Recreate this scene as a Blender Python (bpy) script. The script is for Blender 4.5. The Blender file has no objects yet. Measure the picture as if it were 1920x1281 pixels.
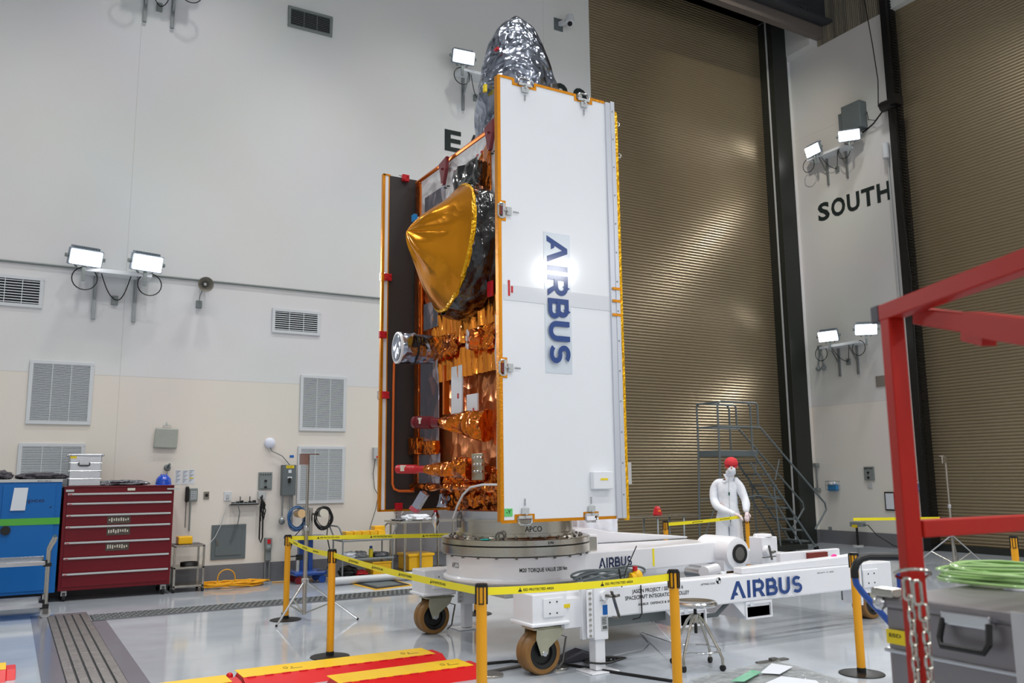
import bpy, bmesh, math, random
from math import *
from mathutils import Vector, Matrix, noise
random.seed(7)
SC = bpy.context.scene
COL = SC.collection
SC.view_settings.view_transform = 'Standard'
SC.view_settings.look = 'None'
SC.view_settings.gamma = 1
SC.view_settings.use_curve_mapping = False
SC.view_settings.exposure = 0.0
# ---------------------------------------------------------------- camera
F_, CX_, CY_, H_ = 1600., 960., 640.5, 1.63
YAW, PIT, ROLL = radians(30.35), radians(8.92), radians(-0.59)
_r = Vector((cos(YAW), -sin(YAW), 0)); _f = Vector((sin(YAW)*cos(PIT), cos(YAW)*cos(PIT), sin(PIT))); _u = _r.cross(_f)
CR = _r*cos(ROLL)+_u*sin(ROLL); CU = -_r*sin(ROLL)+_u*cos(ROLL)
cam = bpy.data.cameras.new('camera'); co = bpy.data.objects.new('camera', cam); COL.objects.link(co)
cam.sensor_width = 36; cam.lens = F_/1920*36; cam.clip_start = 0.05; cam.clip_end = 200
cam.dof.use_dof = True; cam.dof.focus_distance = 8.3; cam.dof.aperture_fstop = 4.0
co.matrix_world = Matrix.Translation((0, 0, H_)) @ Matrix((CR, CU, -_f)).transposed().to_4x4()
SC.camera = co
def ray(x, y): return _f + CR*((x-CX_)/F_) - CU*((y-CY_)/F_)
def FL(x, y, z=0.):
    d = ray(x, y); t = (z-H_)/d.z; return Vector((d.x*t, d.y*t, z))
def AY(x, y, Y):
    d = ray(x, y); t = Y/d.y; return Vector((d.x*t, Y, H_+d.z*t))
def AX(x, y, X):
    d = ray(x, y); t = X/d.x; return Vector((X, d.y*t, H_+d.z*t))
V = Vector
# ---------------------------------------------------------------- materials
def lin(c):
    return tuple((v/12.92 if v <= .04045 else ((v+.055)/1.055)**2.4) for v in c)
def hexc(h):
    return lin(tuple(int(h[i:i+2], 16)/255 for i in (0, 2, 4)))
class NT:
    def __init__(s, m): s.m = m; s.t = m.node_tree; s.n = s.t.nodes; s.l = s.t.links
    def new(s, t, **k):
        n = s.n.new(t)
        for a, b in k.items():
            if a.startswith('i_'): n.inputs[a[2:].replace('_', ' ')].default_value = b
            else: setattr(n, a, b)
        return n
    def link(s, a, b): s.l.new(a, b)
def mat(name, col, rough=.5, metal=0., bump=0., bscale=20., var=0., vscale=3., coat=0., emit=None, estr=1., alpha=None, trans=0., kind='noise', spec=.5, aniso=0.):
    m = bpy.data.materials.new(name); m.use_nodes = True; N = NT(m)
    b = N.n['Principled BSDF']
    if isinstance(col, str): col = hexc(col)
    b.inputs['Base Color'].default_value = (*col, 1); b.inputs['Roughness'].default_value = rough
    b.inputs['Metallic'].default_value = metal; b.inputs['Coat Weight'].default_value = coat
    b.inputs['Coat Roughness'].default_value = .08; b.inputs['Specular IOR Level'].default_value = spec
    if trans: b.inputs['Transmission Weight'].default_value = trans
    if alpha is not None: b.inputs['Alpha'].default_value = alpha
    tc = N.new('ShaderNodeTexCoord'); ob = tc.outputs['Object']
    if var:
        nz = N.new('ShaderNodeTexNoise', i_Scale=vscale, i_Detail=5.)
        N.link(ob, nz.inputs['Vector'])
        mx = N.new('ShaderNodeMix', data_type='RGBA')
        mx.inputs['A'].default_value = tuple(max(0, c*(1-var)) for c in col)+(1,)
        mx.inputs['B'].default_value = tuple(min(1, c*(1+var)) for c in col)+(1,)
        N.link(nz.outputs['Fac'], mx.inputs['Factor']); N.link(mx.outputs['Result'], b.inputs['Base Color'])
    if bump:
        if kind == 'noise':
            nz = N.new('ShaderNodeTexNoise', i_Scale=bscale, i_Detail=4.)
            out = nz.outputs['Fac']; N.link(ob, nz.inputs['Vector'])
        else:   # crumpled film: warped cells
            nw = N.new('ShaderNodeTexNoise', i_Scale=bscale*.4, i_Detail=2.); N.link(ob, nw.inputs['Vector'])
            ad = N.new('ShaderNodeVectorMath', operation='MULTIPLY_ADD'); ad.inputs[1].default_value = (.6/bscale*2,)*3
            N.link(nw.outputs['Color'], ad.inputs[0]); N.link(ob, ad.inputs[2])
            v1 = N.new('ShaderNodeTexVoronoi', i_Scale=bscale); N.link(ad.outputs[0], v1.inputs['Vector'])
            v2 = N.new('ShaderNodeTexVoronoi', i_Scale=bscale*2.7); N.link(ad.outputs[0], v2.inputs['Vector'])
            ma = N.new('ShaderNodeMath', operation='MULTIPLY_ADD'); ma.inputs[1].default_value = .4
            N.link(v2.outputs['Distance'], ma.inputs[0]); N.link(v1.outputs['Distance'], ma.inputs[2]); out = ma.outputs[0]
        bp = N.new('ShaderNodeBump', i_Strength=bump, i_Distance=.02 if kind == 'noise' else 1./bscale)
        N.link(out, bp.inputs['Height']); N.link(bp.outputs['Normal'], b.inputs['Normal'])
    if emit:
        b.inputs['Emission Color'].default_value = (*(hexc(emit) if isinstance(emit, str) else emit), 1)
        b.inputs['Emission Strength'].default_value = estr
    return m
M = {}
def dm(k, *a, **kw): M[k] = mat(k, *a, **kw); return M[k]
dm('white_paint', 'E9EBF0', .28, coat=.4)
dm('panel_white', 'E6E9EE', .3, coat=.8, var=.015, vscale=1.5)
dm('white_cloth', 'E4E8F0', .75, bump=.5, bscale=14)
dm('coverall', 'EDF1F8', .8, bump=.7, bscale=9)
dm('black', '0B0B0C', .45)
dm('black_gloss', '0C0C0E', .42, spec=.3)
dm('black_film', '050608', .17, bump=.35, bscale=5, kind='c', coat=.8)
dm('carbon', '332F2E', .55, var=.12, vscale=40)
dm('dark_frame', '1D211E', .42)
dm('gold_tape', 'D88A06', .28, metal=.55, bump=.25, bscale=60)
dm('gold_foil', 'F2B414', .3, metal=.7, bump=.5, bscale=30, kind='c')
dm('amber_film', 'E2921A', .22, metal=.8, bump=.05, bscale=2.2, kind='c')
dm('copper_foil', 'D97524', .17, metal=.93, bump=.4, bscale=4.5, kind='c')
dm('copper_gold', 'F09236', .17, metal=.95, bump=.15, bscale=9)
dm('copper_sheet', 'DE8A52', .3, metal=.8, bump=.3, bscale=2.6, kind='c')
dm('copper_flat', 'C9682C', .22, metal=.88, bump=.3, bscale=4, kind='c')
dm('silver_foil', 'A6ADBC', .17, metal=1., bump=.3, bscale=4, kind='c')
dm('mirror_film', 'B0B3C2', .2, metal=.8, bump=.12, bscale=2, kind='c')
dm('steel', 'BEBAB0', .22, metal=1., bump=.04, bscale=60)
dm('steel_dark', '7C7A76', .35, metal=.9)
dm('steel_bright', 'D2D4D6', .18, metal=1.)
dm('aluminium', 'C3C5C9', .3, metal=.95, bump=.05, bscale=40)
dm('alu_case', '8E8A8C', .4, metal=.8, var=.06, vscale=6)
dm('galvanised', '979C9E', .45, metal=.8, var=.1, vscale=10)
dm('zinc_plate', 'C0BDA6', .36, metal=.8, var=.15, vscale=9)
dm('grey_paint', '7D8584', .5)
dm('grey_panel', '5F686B', .5)
dm('light_grey', 'B9BCBD', .5)
dm('vent_white', 'D0D4D8', .45)
dm('vent_dark', '24272A', .8)
dm('louver', 'E2E7EC', .45)
dm('red_tag', 'C01220', .4)
dm('red_dark', '6E0E1C', .3, coat=.3)
dm('maroon', '6A0617', .42, spec=.35)
dm('red_frame', 'A81606', .5, var=.06, vscale=8, spec=.3)
dm('red_ramp', 'D20A12', .42)
dm('yellow_ramp', 'F2C400', .42)
dm('yellow_post', 'E8A000', .38, coat=.2)
dm('yellow_tape', 'FBEA22', .45)
dm('yellow_plastic', 'F0B800', .38, coat=.2)
dm('yellow_bag', 'F2B60A', .25, bump=.4, bscale=10, kind='c')
dm('yellow_label', 'E8CE1A', .5)
dm('yellow_cord', 'E9A50A', .5)
dm('blue_cabinet', '0562AC', .42, spec=.35)
dm('blue_paint', '0E4597', .35, coat=.3)
dm('blue_hat', '0C49BE', .2, coat=.6)
dm('blue_tape', '1263B5', .5)
dm('blue_glove', '1C86C9', .5)
dm('blue_cord', '35608F', .5)
dm('navy', '0A2350', .4)
dm('logo_blue', '113C80', .4, coat=.2)
dm('logo_clear', 'CDD6DF', .25, coat=.5)
dm('green_tape', '4FA83A', .4)
dm('green_note', '62C46C', .6)
dm('teal_tape', '25C0B4', .5)
dm('hose_green', '9CC27C', .35, coat=.3)
dm('tyre', '86602F', .55, var=.12, vscale=15)
dm('pink', 'F0389A', .5)
dm('paper', 'D5DAE2', .8)
dm('paper_warm', 'D8D3C4', .8)
dm('text', '0F1114', .6)
dm('text_grey', '5A5F66', .6)
dm('wall_letters', '10201F', .6)
dm('cap_red', 'D8343C', .75, bump=.5, bscale=20)
dm('skin', 'C98F78', .55)
dm('glove_white', 'EBD8DC', .5)
dm('wood_end', 'D9B583', .6)
dm('bottle_yellow', 'CDBB1C', .4)
dm('plastic_wrap', '7D7F86', .22, bump=.7, bscale=16, kind='c', metal=.35)
dm('bubble_grey', '4C4951', .35, bump=.7, bscale=24, kind='c')
dm('clear_plastic', 'C7CBD2', .15, trans=.6, bump=.6, bscale=14, kind='c')
dm('film_floor', 'B5B8B4', .14, alpha=.42, bump=.6, bscale=10, kind='c')
dm('orange_pipe', 'E06A20', .5)
dm('dome_white', 'DCE0F0', .35)
dm('lamp_glow', 'FFFFFF', .5, emit=(1, 1, 1), estr=14)
dm('lamp_body', '8C98A3', .4, metal=.3)
dm('copper_edge', 'DB7420', .3, metal=.7)
# ---------------------------------------------------------------- mesh builder
ORG = {}
def frame(axis):
    a = axis.normalized(); t = V((0, 0, 1)) if abs(a.z) < .9 else V((1, 0, 0))
    x = t.cross(a).normalized(); return x, a.cross(x), a
class MB:
    def __init__(s): s.v = []; s.f = []; s.fm = []; s.sm = []; s.cur = 0
    def add(s, vs, fs, smooth=False):
        o = len(s.v); s.v += [V(p) for p in vs]
        for f in fs: s.f.append([i+o for i in f]); s.fm.append(s.cur); s.sm.append(smooth)
        return s
    def mi(s, i): s.cur = i; return s
    def box(s, a, b, rot=0., piv=None):
        a, b = V(a), V(b); c = (a+b)/2 if piv is None else V(piv)
        vs = [V((x, y, z)) for z in (a.z, b.z) for y in (a.y, b.y) for x in (a.x, b.x)]
        if rot:
            R = Matrix.Rotation(rot, 3, 'Z'); vs = [R@(p-c)+c for p in vs]
        return s.add(vs, [(0, 2, 3, 1), (4, 5, 7, 6), (0, 1, 5, 4), (2, 6, 7, 3), (0, 4, 6, 2), (1, 3, 7, 5)])
    def obox(s, c, ax, hx, hy, hz):   # oriented box: ax=3 unit vectors
        c = V(c); vs = [c+ax[0]*hx*i+ax[1]*hy*j+ax[2]*hz*k for k in (-1, 1) for j in (-1, 1) for i in (-1, 1)]
        return s.add(vs, [(0, 2, 3, 1), (4, 5, 7, 6), (0, 1, 5, 4), (2, 6, 7, 3), (0, 4, 6, 2), (1, 3, 7, 5)])
    def bar(s, p, q, w, h=None, up=(0, 0, 1)):
        p, q = V(p), V(q); h = h or w; d = (q-p).normalized(); u = V(up)
        if abs(d.dot(u)) > .95: u = V((0, 1, 0))
        x = d.cross(u).normalized(); y = x.cross(d)
        return s.obox((p+q)/2, (d, x, y), (q-p).length/2, w/2, h/2)
    def cyl(s, p, q, r0, r1=None, n=16, cap=True, smooth=True):
        p, q = V(p), V(q); r1 = r0 if r1 is None else r1; x, y, a = frame(q-p)
        vs = [p+(x*cos(t)+y*sin(t))*r0 for t in [2*pi*i/n for i in range(n)]]+[q+(x*cos(t)+y*sin(t))*r1 for t in [2*pi*i/n for i in range(n)]]
        s.add(vs, [(i, (i+1) % n, n+(i+1) % n, n+i) for i in range(n)], smooth)
        if cap:
            s.add(vs[:n], [tuple(reversed(range(n)))]); s.add(vs[n:], [tuple(range(n))])
        return s
    def tube(s, pts, r, n=8, closed=False, cap=True):
        pts = [V(p) for p in pts]; m = len(pts); rs = r if isinstance(r, (list, tuple)) else [r]*m
        vs = []; fr = None
        for i, p in enumerate(pts):
            d = (pts[(i+1) % m]-pts[i-1]) if closed else (pts[min(i+1, m-1)]-pts[max(i-1, 0)])
            if d.length < 1e-9: d = V((0, 0, 1))
            d.normalize()
            if fr is None: x, y, _ = frame(d)
            else:
                x = (fr-d*fr.dot(d)); x = x.normalized() if x.length > 1e-6 else frame(d)[0]; y = d.cross(x)
            fr = x
            vs += [p+(x*cos(2*pi*k/n)+y*sin(2*pi*k/n))*rs[i] for k in range(n)]
        fs = []
        for i in range(m if closed else m-1):
            j = (i+1) % m
            fs += [(i*n+k, i*n+(k+1) % n, j*n+(k+1) % n, j*n+k) for k in range(n)]
        if cap and not closed: fs += [tuple(reversed(range(n))), tuple((m-1)*n+k for k in range(n))]
        return s.add(vs, fs, True)
    def lathe(s, c, prof, axis=(0, 0, 1), n=48, smooth=True, a0=0, a1=2*pi):
        c = V(c); x, y, a = frame(V(axis)); full = abs(a1-a0-2*pi) < 1e-6
        m = n if full else n+1; vs = []
        for r, h in prof:
            vs += [c+a*h+(x*cos(t)+y*sin(t))*r for t in [a0+(a1-a0)*k/n for k in range(m)]]
        fs = []
        for i in range(len(prof)-1):
            fs += [(i*m+k, i*m+(k+1) % m, (i+1)*m+(k+1) % m, (i+1)*m+k) for k in range(n)]
        return s.add(vs, fs, smooth)
    def sph(s, c, r, n=16, sc=(1, 1, 1)):
        c = V(c); vs = []; m = n//2
        for i in range(m+1):
            t = pi*i/m
            for k in range(n):
                p = 2*pi*k/n; vs.append(c+V((sin(t)*cos(p)*r*sc[0], sin(t)*sin(p)*r*sc[1], cos(t)*r*sc[2])))
        fs = [(i*n+k, i*n+(k+1) % n, (i+1)*n+(k+1) % n, (i+1)*n+k) for i in range(m) for k in range(n)]
        return s.add(vs, fs, True)
    def tor(s, c, axis, R, r, n=32, m=8, a0=0, a1=2*pi, sx=1.):
        x, y, a = frame(V(axis)); full = abs(a1-a0-2*pi) < 1e-6
        pts = [V(c)+x*cos(t)*R*sx+y*sin(t)*R for t in [a0+(a1-a0)*k/n for k in range(n if full else n+1)]]
        return s.tube(pts, r, m, closed=full)
    def prism(s, poly, o, ux, uy, un, t, smooth=False):   # polygon (u,v) extruded by t along un
        o, ux, uy, un = V(o), V(ux), V(uy), V(un); n = len(poly)
        a = [o+ux*p[0]+uy*p[1] for p in poly]; b = [p+un*t for p in a]
        s.add(a+b, [tuple(reversed(range(n))), tuple(range(n, 2*n))])
        return s.add(a+b, [(i, (i+1) % n, n+(i+1) % n, n+i) for i in range(n)], smooth)
    def build(s, name, m, parent=None, bevel=0., tri=False, org=None, label=None, seg=2, solid=0., subd=0):
        if parent is not None: base = ORG[parent.name]
        elif org is not None: base = V(org)
        else:
            xs = [p.x for p in s.v]; ys = [p.y for p in s.v]; base = V(((min(xs)+max(xs))/2, (min(ys)+max(ys))/2, min(p.z for p in s.v)))
        me = bpy.data.meshes.new(name); me.from_pydata([tuple(p-base) for p in s.v], [], s.f)
        ms = m if isinstance(m, (list, tuple)) else [m]
        for k in ms: me.materials.append(M[k] if isinstance(k, str) else k)
        for p, i, sm in zip(me.polygons, s.fm, s.sm): p.material_index = min(i, len(ms)-1); p.use_smooth = sm
        bm = bmesh.new(); bm.from_mesh(me); bmesh.ops.remove_doubles(bm, verts=bm.verts, dist=1e-6)
        bmesh.ops.recalc_face_normals(bm, faces=bm.faces)
        for e in bm.edges:
            if len(e.link_faces) == 2 and e.calc_face_angle(0) > .62: e.smooth = False
        bm.to_mesh(me); bm.free(); me.update()
        o = bpy.data.objects.new(name, me); COL.objects.link(o)
        ORG[o.name] = base
        if parent is not None: o.parent = parent
        else: o.location = base
        if bevel:
            md = o.modifiers.new('bevel', 'BEVEL'); md.width = bevel; md.segments = seg; md.limit_method = 'ANGLE'; md.angle_limit = radians(50)
        if solid:
            md = o.modifiers.new('solid', 'SOLIDIFY'); md.thickness = solid; md.offset = 0
        if subd:
            md = o.modifiers.new('sub', 'SUBSURF'); md.levels = subd; md.render_levels = subd
        if label: o['label'] = label
        return o
def tag(o, label, cat, group=None, kind=None):
    o['label'] = label; o['category'] = cat
    if group: o['group'] = group
    if kind: o['kind'] = kind
    return o
def thing(name, loc, label, cat, group=None):
    o = bpy.data.objects.new(name, None); COL.objects.link(o); o.empty_display_size = .1
    o.location = loc; ORG[o.name] = V(loc); return tag(o, label, cat, group)
def struct(o): o['kind'] = 'structure'; return o
def copy_tree(o, loc, rotz, label, group=None):
    c = o.copy(); COL.objects.link(c); c.location = loc; c.rotation_euler = (0, 0, rotz); c['label'] = label
    if group: c['group'] = group
    for ch in list(o.children):
        d = ch.copy(); COL.objects.link(d); d.parent = c
        for g in list(ch.children):
            e = g.copy(); COL.objects.link(e); e.parent = d
    return c
# ---------------------------------------------------------------- lettering
_tc = {}
def glyphs(s, bold=0.):
    k = (s, bold)
    if k in _tc: return _tc[k]
    cu = bpy.data.curves.new('t', 'FONT'); cu.body = s; cu.size = 1.; cu.offset = bold; cu.resolution_u = 3
    ob = bpy.data.objects.new('t', cu); COL.objects.link(ob)
    bpy.context.view_layer.update(); dg = bpy.context.evaluated_depsgraph_get()
    me = bpy.data.meshes.new_from_object(ob.evaluated_get(dg))
    vs = [(v.co.x, v.co.y) for v in me.vertices]; fs = [tuple(p.vertices) for p in me.polygons]
    bpy.data.objects.remove(ob); bpy.data.curves.remove(cu); bpy.data.meshes.remove(me)
    x0 = min(v[0] for v in vs); x1 = max(v[0] for v in vs); vs = [(v[0]-x0, v[1]) for v in vs]
    _tc[k] = (vs, fs, x1-x0); return _tc[k]
def text(mb, s, h, fn, width=None, bold=0.02, u0=0., v0=0.):
    """capital height h; fn(u,v)->point; width squeezes"""
    vs, fs, w = glyphs(s, bold); k = h/.73; kx = k if width is None else width/w
    mb.add([fn(u0+x*kx, v0+y*k) for x, y in vs], fs); return w*kx
def plane(o, ux, uy, un, off=.002):
    o, ux, uy, un = V(o), V(ux).normalized(), V(uy).normalized(), V(un)
    return lambda u, v: o+ux*u+uy*v+un*off
XE, YE, ZE = V((1, 0, 0)), V((0, 1, 0)), V((0, 0, 1))
def stroke(mb, pts, w, fn, closed=False, butt=True):
    n = len(pts); L = []; R = []
    for i in range(n):
        p = V((*pts[i], 0)); 
        a = V((*pts[i-1], 0)) if (i > 0 or closed) else None; b = V((*pts[(i+1) % n], 0)) if (i < n-1 or closed) else None
        d1 = (p-a).normalized() if a is not None else (b-p).normalized(); d2 = (b-p).normalized() if b is not None else d1
        t = (d1+d2).normalized(); nn = V((-t.y, t.x, 0)); c = max(.5, t.dot(d1))
        L.append(p+nn*w/2/c); R.append(p-nn*w/2/c)
    for i in range(n if closed else n-1):
        j = (i+1) % n
        mb.add([fn(q.x, q.y) for q in (L[i], R[i], R[j], L[j])], [(0, 1, 2, 3)])
def arc(cx, cy, rx, ry, a, b, n=10): return [(cx+rx*cos(radians(a+(b-a)*i/n)), cy+ry*sin(radians(a+(b-a)*i/n))) for i in range(n+1)]
def airbus(mb, h, fn, W=None):
    """geometric six-letter word; unit-height strokes"""
    g = []; w = .19; x = 0
    T = 4.75; k = h; kx = h if W is None else W/T
    o_ = fn(0, 0); nn = (fn(1, 0)-o_).cross(fn(0, 1)-o_).normalized(); lv = [0]
    if nn.dot(V((0, 0, H_))-o_) < 0: nn = -nn
    def f(u, v): return fn(u*kx, v*k)+nn*(.0003*lv[0])
    _add = mb.add
    class P_:
        def add(s, vs, fs, smooth=False): _add(vs, fs); lv[0] += 1
    mb = P_()
    # A: two legs and the short bar
    mb.add([f(*p) for p in [(0, 0), (.22, 0), (.62, 1), (.42, 1)]], [(0, 1, 2, 3)])
    mb.add([f(*p) for p in [(.42, 1), (.62, 1), (1.02, 0), (.79, 0)]], [(0, 1, 2, 3)])
    mb.add([f(*p) for p in [(.28, .2), (.52, .2), (.44, .37), (.35, .37)]], [(0, 1, 2, 3)])
    mb.add([f(*p) for p in [(1.12, 0), (1.32, 0), (1.32, 1), (1.12, 1)]], [(0, 1, 2, 3)])
    x = 1.48
    mb.add([f(*p) for p in [(x, 0), (x+.2, 0), (x+.2, 1), (x, 1)]], [(0, 1, 2, 3)])
    stroke(mb, [(x+.1, .9), (x+.42, .9)]+arc(x+.42, .655, .245, .245, 90, -90)+[(x+.15, .41)], w, f)
    mb.add([f(*p) for p in [(x+.32, .45), (x+.52, .42), (x+.8, 0), (x+.56, 0)]], [(0, 1, 2, 3)])
    x = 2.36
    mb.add([f(*p) for p in [(x, 0), (x+.2, 0), (x+.2, 1), (x, 1)]], [(0, 1, 2, 3)])
    stroke(mb, [(x+.1, .905), (x+.42, .905)]+arc(x+.42, .7, .18, .205, 90, -90, 8)+[(x+.1, .495)], w, f)
    stroke(mb, [(x+.1, .505), (x+.46, .505)]+arc(x+.46, .3, .2, .205, 90, -90, 8)+[(x+.1, .095)], w, f)
    x = 3.2
    stroke(mb, [(x+.1, 1), (x+.1, .4)]+arc(x+.375, .38, .275, .285, 180, 360, 12)+[(x+.65, 1)], w+.01, f)
    x = 4.08
    stroke(mb, arc(x+.33, .7, .27, .205, 35, 90, 4)+arc(x+.31, .7, .2, .205, 90, 270, 9)+arc(x+.37, .3, .22, .205, 90, -90, 9)+arc(x+.33, .3, .29, .205, 270, 215, 4), w, f)
    return T*kx
# ================================================================ setting
YW, XS = 14.1, 16.6
def wall_mat(name, lo, hi, zs, axis, joints):
    m = mat(name, lo, .6, bump=.04, bscale=30); N = NT(m); b = N.n['Principled BSDF']
    g = N.new('ShaderNodeNewGeometry'); sp = N.new('ShaderNodeSeparateXYZ'); N.link(g.outputs['Position'], sp.inputs[0])
    gt = N.new('ShaderNodeMath', operation='GREATER_THAN'); gt.inputs[1].default_value = zs; N.link(sp.outputs['Z'], gt.inputs[0])
    nz = N.new('ShaderNodeTexNoise', i_Scale=.5, i_Detail=4.); N.link(g.outputs['Position'], nz.inputs['Vector'])
    mx = N.new('ShaderNodeMix', data_type='RGBA'); mx.inputs['A'].default_value = (*hexc(lo), 1); mx.inputs['B'].default_value = (*hexc(hi), 1)
    N.link(gt.outputs[0], mx.inputs['Factor'])
    last = None
    for ax, v in joints:
        su = N.new('ShaderNodeMath', operation='SUBTRACT'); su.inputs[1].default_value = v; N.link(sp.outputs[ax], su.inputs[0])
        ab = N.new('ShaderNodeMath', operation='ABSOLUTE'); N.link(su.outputs[0], ab.inputs[0])
        lt = N.new('ShaderNodeMath', operation='LESS_THAN'); lt.inputs[1].default_value = .006; N.link(ab.outputs[0], lt.inputs[0])
        if last is None: last = lt.outputs[0]
        else:
            a = N.new('ShaderNodeMath', operation='MAXIMUM'); N.link(last, a.inputs[0]); N.link(lt.outputs[0], a.inputs[1]); last = a.outputs[0]
    jm = N.new('ShaderNodeMix', data_type='RGBA', blend_type='MULTIPLY'); jm.inputs['B'].default_value = (.86, .85, .84, 1)
    N.link(last, jm.inputs['Factor']); N.link(mx.outputs['Result'], jm.inputs['A'])
    vm = N.new('ShaderNodeMix', data_type='RGBA', blend_type='MULTIPLY'); vm.inputs['Factor'].default_value = .12
    N.link(jm.outputs['Result'], vm.inputs['A']); N.link(nz.outputs['Color'], vm.inputs['B']); N.link(vm.outputs['Result'], b.inputs['Base Color'])
    return m
wm_e = wall_mat('wall_paint_east', 'E8E2D9', 'E2E3E3', 3.18, 'X', [('Z', 3.18), ('X', 1.36), ('X', 9.1)])
wm_s = wall_mat('wall_paint_south', 'E3DFD7', 'D8D8D5', 3.18, 'Y', [('Z', 3.18), ('Z', 9.9)])
wm_p = mat('wall_paint_plain', 'C9CACC', .7)
DX0, DX1, DZ = 10.29, 15.8, 12.95
b = MB(); b.box((-7.5, YW, 0), (DX0, YW+.5, 16)); b.box((DX0, YW, DZ), (16.32, YW+.5, 16)); b.box((16.3, YW, 0), (XS+.5, YW+.5, 16))
struct(b.build('wall_east', wm_e))
D2Y = 11.2
b = MB(); b.box((XS, D2Y, 0), (XS+.5, YW, 12.04)); b.box((XS+.02, D2Y-8.5, 12.04), (XS+.5, YW, 16)); b.box((XS, -9.5, 0), (XS+.5, D2Y-8.5, 16))
struct(b.build('wall_south', wm_s))
struct(MB().box((-7.5, -9.5, 0), (-7, YW, 16)).build('wall_north', wm_p))
struct(MB().box((-7, -9.5, 0), (XS, -9, 16)).build('wall_west', wm_p))
struct(MB().box((-7.5, -9.5, 15.5), (XS+.5, YW+.5, 15.8)).build('ceiling', mat('ceiling_paint', '8E9092', .8)))
# floor
fm = mat('floor_epoxy', 'A3A8AD', .09, spec=.6, bump=0)
N = NT(fm); B_ = N.n['Principled BSDF']; g = N.new('ShaderNodeNewGeometry')
n1 = N.new('ShaderNodeTexNoise', i_Scale=.55, i_Detail=6., i_Roughness=.65); N.link(g.outputs['Position'], n1.inputs['Vector'])
mp = N.new('ShaderNodeMapping'); mp.inputs['Scale'].default_value = (.8, 1.1, 1); N.link(g.outputs['Position'], mp.inputs['Vector'])
n2 = N.new('ShaderNodeTexNoise', i_Scale=1.6, i_Detail=5.); N.link(mp.outputs[0], n2.inputs['Vector'])
ml = N.new('ShaderNodeMath', operation='MULTIPLY'); N.link(n1.outputs['Fac'], ml.inputs[0]); N.link(n2.outputs['Fac'], ml.inputs[1])
cr = N.new('ShaderNodeValToRGB'); cr.color_ramp.elements[0].position = .12; cr.color_ramp.elements[1].position = .42
cr.color_ramp.elements[0].color = (*hexc('A6ADB5'), 1); cr.color_ramp.elements[1].color = (*hexc('BAC1C9'), 1)
N.link(ml.outputs[0], cr.inputs[0]); N.link(cr.outputs[0], B_.inputs['Base Color'])
rr = N.new('ShaderNodeMapRange'); rr.inputs['To Min'].default_value = .04; rr.inputs['To Max'].default_value = .13; N.link(n1.outputs['Fac'], rr.inputs[0]); N.link(rr.outputs[0], B_.inputs['Roughness'])
b = MB(); TX0, TX1, TY = .52, .96, 12.08; DY0, DY1 = 11.42, 11.86; G = .02
b.box((-7, -9, -.3), (XS+.5, YW+.5, 0))
struct(b.build('floor', fm))
band = dm('floor_band', '7A7B84', .16, spec=.5)
b = MB(); b.box((TX0-.17, -9, .0005), (TX0, TY+.14, .003)); b.box((TX1, -9, .0005), (TX1+.15, DY0-.03, .003)); b.box((TX1, DY1+.01, .0005), (10.2, DY1+.06, .003)); b.box((TX1, DY0-.06, .0005), (10.2, DY0-.01, .003)); b.box((TX0, TY, .0005), (TX1, TY+.14, .003))
struct(b.build('trim_1', 'floor_band'))
# trench cover: ribbed plates
b = MB(); y = TY-.02; tw = (TX1-TX0)/5
while y > -2:
    for i in range(5): b.box((TX0+i*tw+.008, y-.3, .001), (TX0+(i+1)*tw-.008, y-.006, .012))
    y -= .3
o = b.build('trim_2', mat('trench_plate', '75716F', .4, metal=.4, bump=.6, bscale=35, var=.25, vscale=5), bevel=.003); struct(o)
b = MB(); b.box((TX0, -2, .0008), (TX1, TY, .002)); b.box((TX1+.01, DY0, .0008), (10.2, DY1, .002)); struct(b.build('trim_3', 'vent_dark'))
b = MB()   # slot drain bars, staggered
x = TX1+.03; k = 0
while x < 10.1:
    for j in range(5):
        yy = DY0+.02+j*.085; xo = .035 if j % 2 else 0
        b.box((x+xo, yy, .003), (x+xo+.022, yy+.075, .011))
    x += .07
for j in range(6): b.box((TX1+.02, DY0+.008+j*.085, .003), (10.15, DY0+.02+j*.085, .012))
struct(b.build('trim_4', 'galvanised'))
dm('base_grey', '6E6F74', .4)
struct(MB().box((-7, YW-.02, 0), (DX0-.02, YW, .3)).build('baseboard_east', 'base_grey'))
struct(MB().box((XS-.02, D2Y+.1, 0), (XS, YW-.02, .3)).build('baseboard_south', 'base_grey'))
struct(MB().box((16.34, YW-.02, 0), (XS-.02, YW, .3)).build('baseboard_corner', 'base_grey'))
# roll-up doors: curved slats in one curtain
def rollup(name, p0, p1, nrm, z1, m):
    b = MB(); p0, p1, nrm = V(p0), V(p1), V(nrm); pit = .066; z = 0.06; prof = [(0, 0), (.006, .010), (.028, .018), (.05, .010), (.056, -.004), (.066, 0)]
    vs = []; nr = 0
    while z < z1:
        for dz, d in prof[:-1]:
            vs += [p0+nrm*d+ZE*(z+dz), p1+nrm*d+ZE*(z+dz)]; nr += 1
        z += pit
    b.add(vs, [(2*i, 2*i+1, 2*i+3, 2*i+2) for i in range(nr-1)])
    o = b.build(name, m, solid=0); struct(o); return o
dmat = mat('door_slats', '94866D', .33, metal=.55, var=.06, vscale=1.2)
d1 = rollup('door_1', (DX0-.1, YW+.28, 0), (DX1+.15, YW+.28, 0), (0, -1, 0), 13.2, dmat)
MB().box((DX0-.05, YW+.2, 0), (DX1+.1, YW+.33, .07)).build('bottom_bar', 'dark_frame', d1)
d2 = rollup('door_2', (XS+.2, D2Y+.05, 0), (XS+.2, D2Y-8.6, 0), (-1, 0, 0), 14, dmat)
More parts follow.
